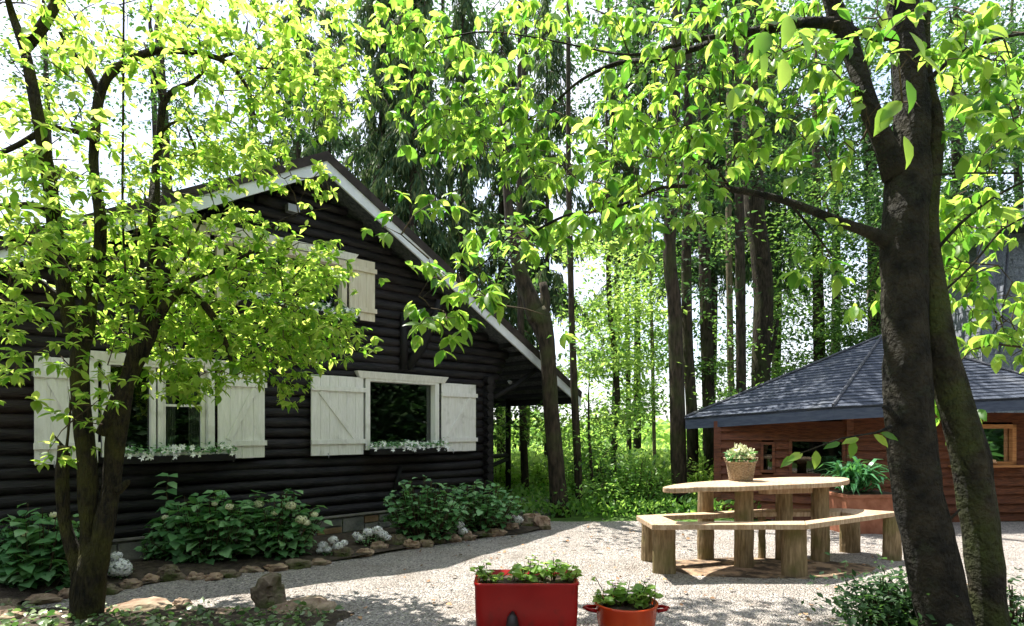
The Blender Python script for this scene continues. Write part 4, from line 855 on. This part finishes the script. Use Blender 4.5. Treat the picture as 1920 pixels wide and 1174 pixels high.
C = clusters([
 (760, 60, 90, 60, 30, 4.4, 5.4), (860, 150, 110, 90, 60, 4.2, 5.4), (850, 260, 80, 60, 40, 4.2, 5.2), (980, 60, 90, 60, 26, 4.0, 5.0), (960, 230, 90, 90, 46, 3.9, 5.0), (1060, 290, 80, 70, 34, 3.8, 4.8), (1180, 30, 90, 40, 22, 3.6, 4.6),
 (1150, 230, 100, 70, 26, 3.5, 4.4), (1260, 180, 110, 80, 40, 3.3, 4.3), (1400, 130, 120, 80, 50, 3.1, 4.0), (1320, 290, 110, 60, 38, 3.2, 4.0), (1480, 200, 100, 90, 46, 3.0, 3.9), (1560, 130, 80, 100, 34, 2.9, 3.7), (1180, 340, 90, 50, 26, 3.3, 4.1),
 (1100, 420, 110, 40, 24, 3.4, 4.1), (1230, 400, 80, 50, 14, 3.2, 3.9), (1340, 30, 120, 40, 26, 3.2, 4.2), (1480, 40, 90, 40, 22, 3.1, 3.9), (1600, 250, 60, 60, 16, 3.0, 3.6), (1560, 330, 50, 50, 5, 3.0, 3.5), (1540, 480, 40, 30, 5, 3.0, 3.5),
 (880, 560, 60, 60, 12, 3.3, 3.9), (810, 590, 50, 40, 9, 3.3, 3.8), (900, 510, 50, 30, 7, 3.4, 3.9), (820, 500, 40, 20, 5, 3.4, 3.8), (1000, 440, 50, 30, 9, 3.4, 3.9), (725, 415, 22, 10, 2, 3.6, 3.8), (815, 375, 22, 12, 3, 3.6, 3.9), (1020, 590, 10, 12, 1, 3.5, 3.6),
 (900, -130, 190, 70, 64, 5.2, 6.2), (1700, 60, 60, 60, 7, 2.7, 3.1), (1700, 160, 40, 60, 3, 2.8, 3.1), (1800, 60, 90, 60, 18, 2.8, 3.8), (1870, 150, 60, 70, 13, 2.8, 3.8), (1800, 190, 40, 30, 8, 3.0, 3.7), (1880, 240, 50, 40, 9, 3.0, 3.9), (1850, 290, 40, 20, 5, 3.1, 3.8), (1800, 370, 50, 30, 7, 3.4, 4.0),
 (1850, 420, 60, 40, 16, 3.3, 4.2), (1800, 500, 50, 50, 18, 3.3, 4.2), (1870, 570, 60, 50, 14, 3.2, 4.2), (1890, 640, 40, 30, 10, 3.2, 4.2), (1780, 450, 30, 40, 10, 3.4, 4.2), (1635, 560, 14, 30, 5, 3.4, 3.8), (1765, 760, 14, 50, 8, 3.7, 4.0), (1640, 30, 40, 30, 8, 2.8, 3.2)])
C = [c for c in C if not (1655 < HX+c[0]/c[1]*F < 1735 and 230 < HY-(c[2]-EYE)/c[1]*F < 1100 and c[1] < 3.35)]
tw_, res = grow(nodes, C, .010)
tw_.build('twigs', M['twig'], rt)
res = [r for r in res if not (HX+r[0][0]/r[0][1]*F > 1240 and HX+r[0][0]/r[0][1]*F < 1660 and random.random() < .42)]
res = [r for r in res if random.random() > .14]
res = [r for r in res if not (r[0][1] < 3.45 and 1555 < HX+r[0][0]/r[0][1]*F < 1700 and HY-(r[0][2]-EYE)/r[0][1]*F > 40 and HY-(r[0][2]-EYE)/r[0][1]*F < 330)]
P, D, U, Z = whorls(res, 2.2, .17, .108, .55, .8)
# single twig of large leaves crossing in front of the hut
for (px, py, dx, dz) in ((1650, 812, .7, -.25), (1638, 815, .6, -.5), (1610, 822, -.9, -.2), (1600, 826, -.2, -.9), (1575, 830, -.8, -.2), (1530, 845, -.1, -1), (1505, 850, -.9, -.35), (1490, 855, -.9, -.6)):
    P.append(np.array(W(px, py, 3.15))); D.append(np.array((dx, -.2, dz))); U.append((0, -.8, .6)); Z.append(.10)
for (px, py, dx, dz) in ((1700, 150, .1, -1), (1690, 190, -.7, -.6), (1705, 60, .4, -.8), (1720, 100, .6, -.6), (1695, 255, .1, -1), (1665, 200, -.4, -.8), (1480, 30, -.2, -.9), (1440, 60, -.4, -.8), (1425, 90, .1, -1), (1500, 60, .3, -1), (1470, 110, -.1, -1)):
    P.append(np.array(W(px, py, 2.6))); D.append(np.array((dx, -.2, dz))); U.append((.3, -.7, .6)); Z.append(.15)
leaves('leaves', P, D, U, Z, M['leaf_r'], rt, tmpl=BIG)

# ---- forest trees: trunk list (path px,py,width ; Y ; crown kind ; label)
def forest_tree(name, label, path, Y, crown, rad=.55, bark='bark_b', leaf='leaf_k', lsz=.11, group='trees of the wood behind the yard', top=11, extra=()):
    pp = list(path); x, y, z = W(pp[0][0], pp[0][1], Y); gz = -.03
    q = [((pp[0][0]-HX)/F*Y, Y, gz, pp[0][2]*.62*Y/F)]
    for a in pp: X, Yy, Zz = W(a[0], a[1], Y); q.append((X, Yy, Zz, a[2]/2*Y/F))
    if q[1][2] < .05: q.pop(0)
    lx, ly, lz, lr = q[-1]
    if lz < top: q.append((lx+(lx-q[-2][0])*.3, ly, (lz+top)/2, lr*.7)); q.append((lx+(lx-q[-2][0])*.5, ly, top, lr*.25))
    t = thing(name, (q[0][0], Y, 0), label, 'tree', group); s_ = smoothpath(q, .35); m = MB()
    m.tube([tuple(p[:3]) for p in s_], list(s_[:, 3]), 10, .1)
    for e in extra:
        e_ = smoothpath([(*W(a[0], a[1], Y), a[2]/2*Y/F) for a in e], .2); m.tube([tuple(p[:3]) for p in e_], list(e_[:, 3]), 8, .1)
        s_ = np.vstack([s_, e_])
    m.build('trunk', M[bark], t, smooth=True)
    if crown:
        Cn = []
        for (px, py, rx, ry, n) in crown:
            for _ in range(n):
                a = random.uniform(0, 6.28); qq = math.sqrt(random.random()); Cn.append(W(px+rx*qq*math.cos(a), py+ry*qq*math.sin(a), Y+random.uniform(-1.3, 1.3)))
        tm_, res = grow([p[:3] for p in s_], Cn, .02, 3, .02); tm_.build('branches', M['twig'], t)
        P, D, U, Z = spray(res, 56, rad, lsz, .12, .8, .22)
        leaves('leaves', P, D, U, Z, M[leaf], t, tmpl=SMALL)
    return t
def fir(name, label, px, wpx, Y, top, zlow, R, n, droop=.5, lean=0, group='drooping firs behind the cabin', dens=1.0, leaf='leaf_fir'):
    x = (px-HX)/F*Y; r = wpx/2*Y/F; t = thing(name, (x, Y, 0), label, 'fir', group); m = MB()
    m.tube([(x+lean*k/8, Y, -.03+(top+.03)*k/8) for k in range(9)], [r*(1-.85*k/8) for k in range(9)], 9, .1); m.build('trunk', M['bark_b'], t, smooth=True)
    bm_ = MB(); P, D, U, Z = [], [], [], []
    for k in range(n):
        f = (k+random.random())/n; z = zlow+(top-zlow)*f; L = R*(1-f*.75)*random.uniform(.55, 1.1); a = random.uniform(0, 6.28); ca, sa = math.cos(a), math.sin(a); bx = x+lean*z/top
        pts = [(bx+ca*L*u, Y+sa*L*u, z-droop*L*u*u+.12*L*u) for u in (0, .25, .5, .75, 1)]; bm_.tube(pts, [.018, .014, .011, .008, .004], 4, cap=False)
        for j in range(int(62*L*dens)):
            u = random.uniform(.12, 1); bxx, byy, bz = bx+ca*L*u, Y+sa*L*u, z-droop*L*u*u+.12*L*u; sl_ = random.uniform(.12, .42)*(1.1-.5*u)
            for q in range(4):
                zz = bz-sl_*q/4*1.6; P.append((bxx+random.gauss(0, .035), byy+random.gauss(0, .035), zz)); D.append((random.gauss(0, .35)+ca*.2, random.gauss(0, .35), -1)); U.append(rng.normal(0, 1, 3)); Z.append(random.uniform(.13, .26))
    bm_.build('branches', M['twig'], t); leaves('needles', P, D, U, Z, M[leaf], t, tmpl=(NEED[0]*[1, 1.15, 1], NEED[1])); return t
forest_tree('forked_trunk_tree', 'stout leaning brown trunk forking above the cabin eave', [(1052, 972, 40), (1045, 900, 32), (1036, 800, 29), (1030, 720, 29), (1025, 640, 32), (1010, 590, 44)], 8.75, [(940, 430, 60, 50, 4), (1010, 500, 40, 40, 2)], top=3.1, extra=([(1012, 600, 42), (990, 550, 32), (975, 510, 28), (962, 450, 22), (950, 350, 15), (940, 200, 10)], [(1016, 600, 30), (1022, 560, 20), (1018, 530, 14)]))
fir_l = []
forest_tree('slim_tree', 'slim straight tree rising right beside the end of the cabin eave', [(1088, 970, 15), (1078, 760, 14), (1072, 600, 12), (1068, 420, 11), (1066, 300, 10)], 9.2, [(1100, 560, 50, 40, 3), (1110, 640, 40, 30, 4)])
forest_tree('slim_tree', 'brown trunk seen between the porch post and the stout leaning trunk', [(985, 920, 15), (980, 770, 14), (975, 500, 12)], 11.2, [(985, 780, 40, 30, 7), (930, 800, 20, 60, 6)])
forest_tree('slim_tree', 'thin curved sapling with pale layered leaves in the middle gap', [(1152, 960, 8), (1150, 850, 10), (1158, 740, 10), (1145, 600, 10), (1140, 480, 9), (1138, 330, 7)], 11, [(1130, 600, 60, 30, 20), (1190, 560, 60, 40, 20), (1120, 690, 45, 30, 20), (1170, 650, 50, 30, 14), (1130, 480, 70, 40, 16), (1200, 710, 40, 40, 14), (1130, 790, 60, 40, 16)], leaf='leaf_m', top=8)
forest_tree('slim_tree', 'very thin pale pole trunk left of the dark twin trunks', [(1228, 900, 7), (1224, 700, 7), (1220, 500, 6), (1218, 300, 5)], 13, [(1200, 640, 40, 50, 14), (1190, 760, 60, 30, 14), (1240, 600, 30, 80, 14), (1215, 500, 60, 50, 14)], bark='bark_p', leaf='leaf_b', top=9)
forest_tree('dark_tree', 'thick dark trunk left of the red hut roof', [(1276, 958, 30), (1272, 850, 30), (1268, 700, 28), (1264, 560, 26), (1255, 480, 24), (1262, 300, 22), (1270, 0, 18)], 9.4, [(1200, 420, 80, 40, 7), (1300, 400, 80, 60, 8), (1230, 300, 60, 60, 5)], leaf='leaf_d')
forest_tree('dark_tree', 'second dark trunk close behind the thick one by the hut roof', [(1298, 930, 22), (1298, 800, 22), (1290, 650, 20), (1287, 500, 19), (1290, 200, 16)], 10.8, [(1250, 480, 60, 60, 6), (1320, 520, 50, 50, 6), (1290, 150, 60, 60, 4)], leaf='leaf_d')
forest_tree('brown_tree', 'rough brown trunk lit on its left side beside the hut corner', [(1334, 920, 25), (1330, 800, 24), (1325, 640, 23), (1321, 480, 22), (1318, 200, 18)], 11.9, [(1340, 700, 50, 50, 10), (1340, 430, 60, 40, 9), (1380, 760, 40, 40, 7), (1310, 620, 30, 50, 5)], leaf='leaf_k')
forest_tree('grey_tree', 'thin grey trunk between the brown and the thick dark trunk', [(1374, 800, 13), (1370, 700, 13), (1368, 560, 12), (1366, 400, 11)], 13.8, [(1380, 640, 40, 60, 10), (1400, 470, 40, 40, 6), (1370, 720, 40, 30, 8)], bark='bark_p')
forest_tree('dark_tree', 'broad dark trunk standing behind the hut roof', [(1428, 860, 34), (1426, 700, 34), (1432, 560, 36), (1424, 460, 36), (1412, 350, 36), (1405, 0, 30)], 13, [(1460, 720, 50, 40, 6), (1400, 300, 70, 60, 6)], leaf='leaf_k', extra=([(1436, 700, 10), (1452, 640, 8), (1458, 600, 6)],))
forest_tree('bushy_tree', 'dense leafy tree above the left slope of the hut roof', [(1540, 900, 22), (1535, 600, 20), (1530, 300, 14)], 14.5, [(1520, 640, 110, 70, 60), (1540, 520, 110, 90, 60), (1560, 400, 100, 80, 44), (1500, 720, 70, 30, 22), (1620, 600, 50, 80, 26)], leaf='leaf_k', lsz=.12)
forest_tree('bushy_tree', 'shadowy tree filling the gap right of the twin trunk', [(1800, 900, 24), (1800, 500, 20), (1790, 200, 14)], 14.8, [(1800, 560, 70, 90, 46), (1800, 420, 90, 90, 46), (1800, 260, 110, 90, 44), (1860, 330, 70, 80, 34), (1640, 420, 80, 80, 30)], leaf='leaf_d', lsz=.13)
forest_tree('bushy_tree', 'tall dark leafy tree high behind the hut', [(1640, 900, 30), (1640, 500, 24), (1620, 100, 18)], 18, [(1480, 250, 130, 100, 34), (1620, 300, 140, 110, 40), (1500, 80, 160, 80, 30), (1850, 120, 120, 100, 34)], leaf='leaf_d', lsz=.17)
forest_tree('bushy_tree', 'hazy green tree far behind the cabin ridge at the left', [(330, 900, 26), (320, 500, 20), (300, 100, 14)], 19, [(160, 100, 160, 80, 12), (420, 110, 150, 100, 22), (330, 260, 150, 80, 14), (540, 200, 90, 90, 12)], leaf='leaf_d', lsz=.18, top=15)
forest_tree('leafy_sapling', 'bright sapling with layered leaves behind the porch', [(940, 990, 8), (935, 800, 8), (930, 700, 6)], 12.5, [(935, 790, 30, 50, 12), (960, 870, 50, 40, 14), (1000, 700, 50, 50, 12), (1060, 790, 40, 60, 16)], leaf='leaf_m', lsz=.12, top=4)
forest_tree('leafy_sapling', 'low bright sapling between the leaning trunk and the slim tree', [(1112, 985, 7), (1110, 900, 7), (1105, 820, 5)], 9.6, [(1110, 830, 45, 40, 12), (1100, 900, 40, 40, 10), (1140, 780, 40, 30, 7)], leaf='leaf_b', lsz=.09, top=2.2)
for k, (px, wd, Y, tp_, zl, R, n, lab) in enumerate((
 (618, 14, 16, 13, 6.5, 1.3, 46, 'thin fir just above the cabin ridge'), (716, 26, 13.5, 12.5, 3.6, 1.7, 110, 'dense blue-green fir behind the middle of the cabin roof slope'),
 (775, 24, 12.5, 12, 3.4, 1.2, 120, 'fir with long hanging curtains of needles over the roof slope'), (868, 20, 13, 12, 2.8, 1.1, 84, 'half bare fir with a reddish trunk above the lower roof slope'),
 (940, 20, 15, 12, 3.4, 1.4, 70, 'fir seen behind the stout leaning trunk'), (1026, 14, 14, 12, 4.3, 1.4, 52, 'thin fir with bare lower branches against the white sky'),
 (1195, 16, 18, 15, 6.2, 2.2, 80, 'tall fir spreading dark boughs high over the middle gap'), (560, 18, 20, 17, 8, 2.2, 60, 'tall fir far behind the cabin ridge'), (1330, 26, 17, 15, 6.0, 2.2, 100, 'tall fir high behind the brown trunk'), (1430, 20, 16.5, 14, 6.0, 2.0, 90, 'dark fir high behind the broad dark trunk'))):
    fir('fir_tree', lab, px, wd, Y, tp_, zl, R, n, 1.0 if k in (1, 2, 3) else .6, dens=1.0)
for (lab, path, Y, cr, lf) in (
 ('dark canopied tree behind the thick trunks above the hut', [(1390, 900, 20), (1388, 500, 18), (1380, 150, 14)], 11.2, [(1290, -70, 230, 90, 60), (1220, 90, 120, 70, 16), (1370, 130, 130, 120, 26), (1480, 300, 90, 80, 14), (1300, 280, 80, 60, 10)], 'leaf_d'),
 ('dark canopied tree behind the twin trunks', [(1700, 900, 24), (1700, 400, 20), (1690, 100, 14)], 12.4, [(1700, 300, 130, 130, 24), (1600, 80, 130, 100, 18), (1860, 100, 120, 110, 16), (1560, 420, 60, 60, 8)], 'leaf_d'),
 ('shaded tree between the firs over the lower roof slope', [(980, 900, 16), (985, 400, 14), (985, 150, 12)], 16, [(960, 320, 80, 90, 12), (1050, 120, 110, 90, 12), (860, 100, 110, 90, 12), (720, 80, 90, 90, 10)], 'leaf_d'),
 ('pale leafy tree in the middle gap far back', [(1180, 860, 10), (1176, 600, 9), (1172, 350, 7)], 19, [(1130, 740, 70, 50, 14), (1210, 700, 50, 60, 12), (1090, 620, 40, 50, 6), (1170, 480, 80, 60, 12), (1250, 620, 30, 80, 8)], 'leaf_m')):
    forest_tree('wood_tree', lab, path, Y, cr, leaf=lf, lsz=.12 if Y < 15 else .16, top=11 if Y < 15 else 13)
sides_ = (('leftmost', 1330), ('second', 1450), ('third', 1560), ('fourth', 1680), ('fifth', 1800), ('rightmost', 1905))
for k, (o_, px) in enumerate(sides_):
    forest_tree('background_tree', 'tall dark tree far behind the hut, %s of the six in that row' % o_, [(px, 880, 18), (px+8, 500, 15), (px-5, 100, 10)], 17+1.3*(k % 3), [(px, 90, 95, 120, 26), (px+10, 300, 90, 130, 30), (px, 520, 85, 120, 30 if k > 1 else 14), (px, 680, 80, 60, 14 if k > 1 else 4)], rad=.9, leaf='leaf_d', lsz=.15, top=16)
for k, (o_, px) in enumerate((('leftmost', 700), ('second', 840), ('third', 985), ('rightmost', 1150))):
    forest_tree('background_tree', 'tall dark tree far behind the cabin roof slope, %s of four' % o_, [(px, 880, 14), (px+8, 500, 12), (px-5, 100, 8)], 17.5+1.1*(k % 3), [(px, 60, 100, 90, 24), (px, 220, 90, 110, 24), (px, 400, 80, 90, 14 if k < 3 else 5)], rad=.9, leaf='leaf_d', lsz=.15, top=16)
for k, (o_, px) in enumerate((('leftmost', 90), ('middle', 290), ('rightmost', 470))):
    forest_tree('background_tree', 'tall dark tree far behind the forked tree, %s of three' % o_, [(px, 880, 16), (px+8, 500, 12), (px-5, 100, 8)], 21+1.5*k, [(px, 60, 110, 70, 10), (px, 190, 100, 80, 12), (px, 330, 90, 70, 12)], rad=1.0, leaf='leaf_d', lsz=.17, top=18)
# understorey bushes behind the yard
def bush(label, px, py, wpx, hpx, Y, n, leaf, sz=.09, name='bush', tm=SMALL):
    x = (px-HX)/F*Y; top = EYE-(py-hpx-HY)/F*Y; rx = wpx/2*Y/F; t = thing(name, (x, Y, 0), label, 'bush', 'bushes along the far edge of the yard'); m = MB(); res = []
    for _ in range(n):
        a = random.uniform(0, 6.28); q = math.sqrt(random.random()); h = max(.15, top*(1-.5*q*q)*random.uniform(.3, 1)); c = np.array((x+rx*q*math.cos(a), Y+.5*rx*q*math.sin(a), h)); m.tube([(x+rx*q*.5*math.cos(a), Y+.25*rx*q*math.sin(a), 0), tuple(c)], [.01, .004], 4, cap=False); res.append((c, np.array((math.cos(a)*.5, math.sin(a)*.5, .7))))
    m.build('stems', M['twig'], t); P, D, U, Z = spray(res, 26, .26, sz, .1, .8, .6); leaves('leaves', P, D, U, Z, M[leaf], t, tmpl=tm)
bush('pale green bush below the porch railing', 935, 960, 70, 120, 11.5, 30, 'leaf_m', .08)
bush('bright bush between the porch post and the leaning trunk', 1005, 965, 90, 110, 12.2, 46, 'leaf_m', .08)
bush('leafy bush right of the leaning trunk foot', 1075, 975, 60, 110, 10.5, 30, 'leaf_b', .08)
bush('low sunny bush at the yard edge in the middle gap', 1130, 978, 90, 70, 9.4, 46, 'leaf_m', .07)
bush('dense feathery dark bush left of the thick dark trunk', 1185, 978, 130, 130, 9.3, 80, 'leaf_b', .08)
bush('dark feathery conifer bush behind the sapling', 1120, 975, 120, 150, 11, 60, 'rib', .09)
bush('bright bush behind the dark trunks left of the hut', 1255, 975, 90, 90, 11, 46, 'leaf_m', .08)
bush('sunlit bush between dark trunk and hut wall', 1320, 975, 80, 120, 10.2, 50, 'leaf_m', .08)
bush('shaded bush at the hut corner', 1335, 965, 50, 60, 9.6, 24, 'leaf_b', .07)
bush('tall leafy shrub overhanging the hut corner', 1345, 860, 100, 180, 12.8, 40, 'leaf_b', .1)
bush('low conifer sprays at the foot of the twin trunk', 1672, 1190, 120, 120, 3.6, 90, 'leaf_d', .055)
bush('wispy dark shrub at the bottom right corner', 1905, 1190, 100, 100, 3.6, 36, 'leaf_d', .045)
# far woods and meadow herbs
def meadow(n, y0, y1, name, label, sz, leaf, hmax):
    y = rng.uniform(y0, y1, n); x = rng.uniform(-.25, .42, n)*y; a = rng.uniform(0, 6.28, n)
    tag(leaves(name, np.c_[x, y, rng.uniform(0, hmax, n)], np.c_[np.cos(a)*.6, np.sin(a)*.6, rng.uniform(0, 1.2, n)], rng.normal(0, .6, (n, 3))+[0, 0, .6], rng.uniform(.6, 1.3, n)*sz, M[leaf], base=(1, (y0+y1)/2, 0)), label, 'undergrowth', kind='stuff')
meadow(9000, 8.3, 11.5, 'undergrowth', 'low green undergrowth along the far edge of the gravel', .09, 'leaf_b', .22)
meadow(16000, 11.5, 26, 'meadow', 'sunlit grass and herbs beyond the first trunks', .2, 'leaf_m', .6)
n = 26000; y = rng.uniform(45, 75, n); x = rng.uniform(-1.2, 1.0, n)*y; hh = np.array([1.0+1.6*noise.noise(Vector((float(a)*.06, 3, 0)))+1.2*noise.noise(Vector((float(a)*.25, 1, 0))) for a in x]); a = rng.uniform(0, 6.28, n)
tag(leaves('far_woods', np.c_[x, y, hh*rng.random(n)*(1+y/80)], np.c_[np.cos(a), np.sin(a), rng.uniform(-.5, .5, n)], rng.normal(0, .6, (n, 3))+[0, -.3, .6], rng.uniform(.5, 1.1, n), M['leaf_m'], base=(0, 60, 0)), 'far-off pale green wood seen between the trunks', 'woods', kind='stuff')

# the wood goes on round the yard, behind and beside the viewer
n = 60000; an = rng.uniform(math.radians(52), math.radians(308), n); rr = rng.uniform(12, 18, n); cl = np.array([noise.noise(Vector((float(a)*6, float(z_)*.35, 2))) for a, z_ in zip(an, rng.uniform(0, 10, n))])
P = np.c_[np.sin(an)*rr, np.cos(an)*rr, np.clip(rng.uniform(0, 9.5, n)+cl*2, 0, 12)]; a = rng.uniform(0, 6.28, n)
sw_ = leaves('surrounding_wood', P, np.c_[np.cos(a), np.sin(a), rng.uniform(-.6, .4, n)], rng.normal(0, .5, (n, 3))+[0, 0, .8], rng.uniform(.25, .6, n), M['leaf_d'], base=(0, -12, 0))
tag(sw_, 'dense dark green wood surrounding the yard on the open sides', 'woods', kind='stuff')

hb = MB(); HV = []; nseg = 60  # unseen dark green ring, added so the windows reflect no sky gaps
for i in range(nseg+1):
    a_ = math.radians(56+248*i/nseg); q = .8*noise.noise(Vector((i*.2, 0, 7))); sx, cx_ = math.sin(a_), math.cos(a_)
    HV += [(sx*19, cx_*19, -.1), (sx*20.5, cx_*20.5, 4+q), (sx*25, cx_*25, 8+q*2), (sx*36, cx_*36, 9+q*2)]
hb.add(HV, [(4*i+k, 4*i+4+k, 4*i+5+k, 4*i+1+k) for i in range(nseg) for k in range(3)])
tag(hb.build('reflection_backing', mat('reflection_backing', (.02, .04, .015), (.05, .09, .03), 1.2, .95, 1, 3), smooth=True), kind='structure')
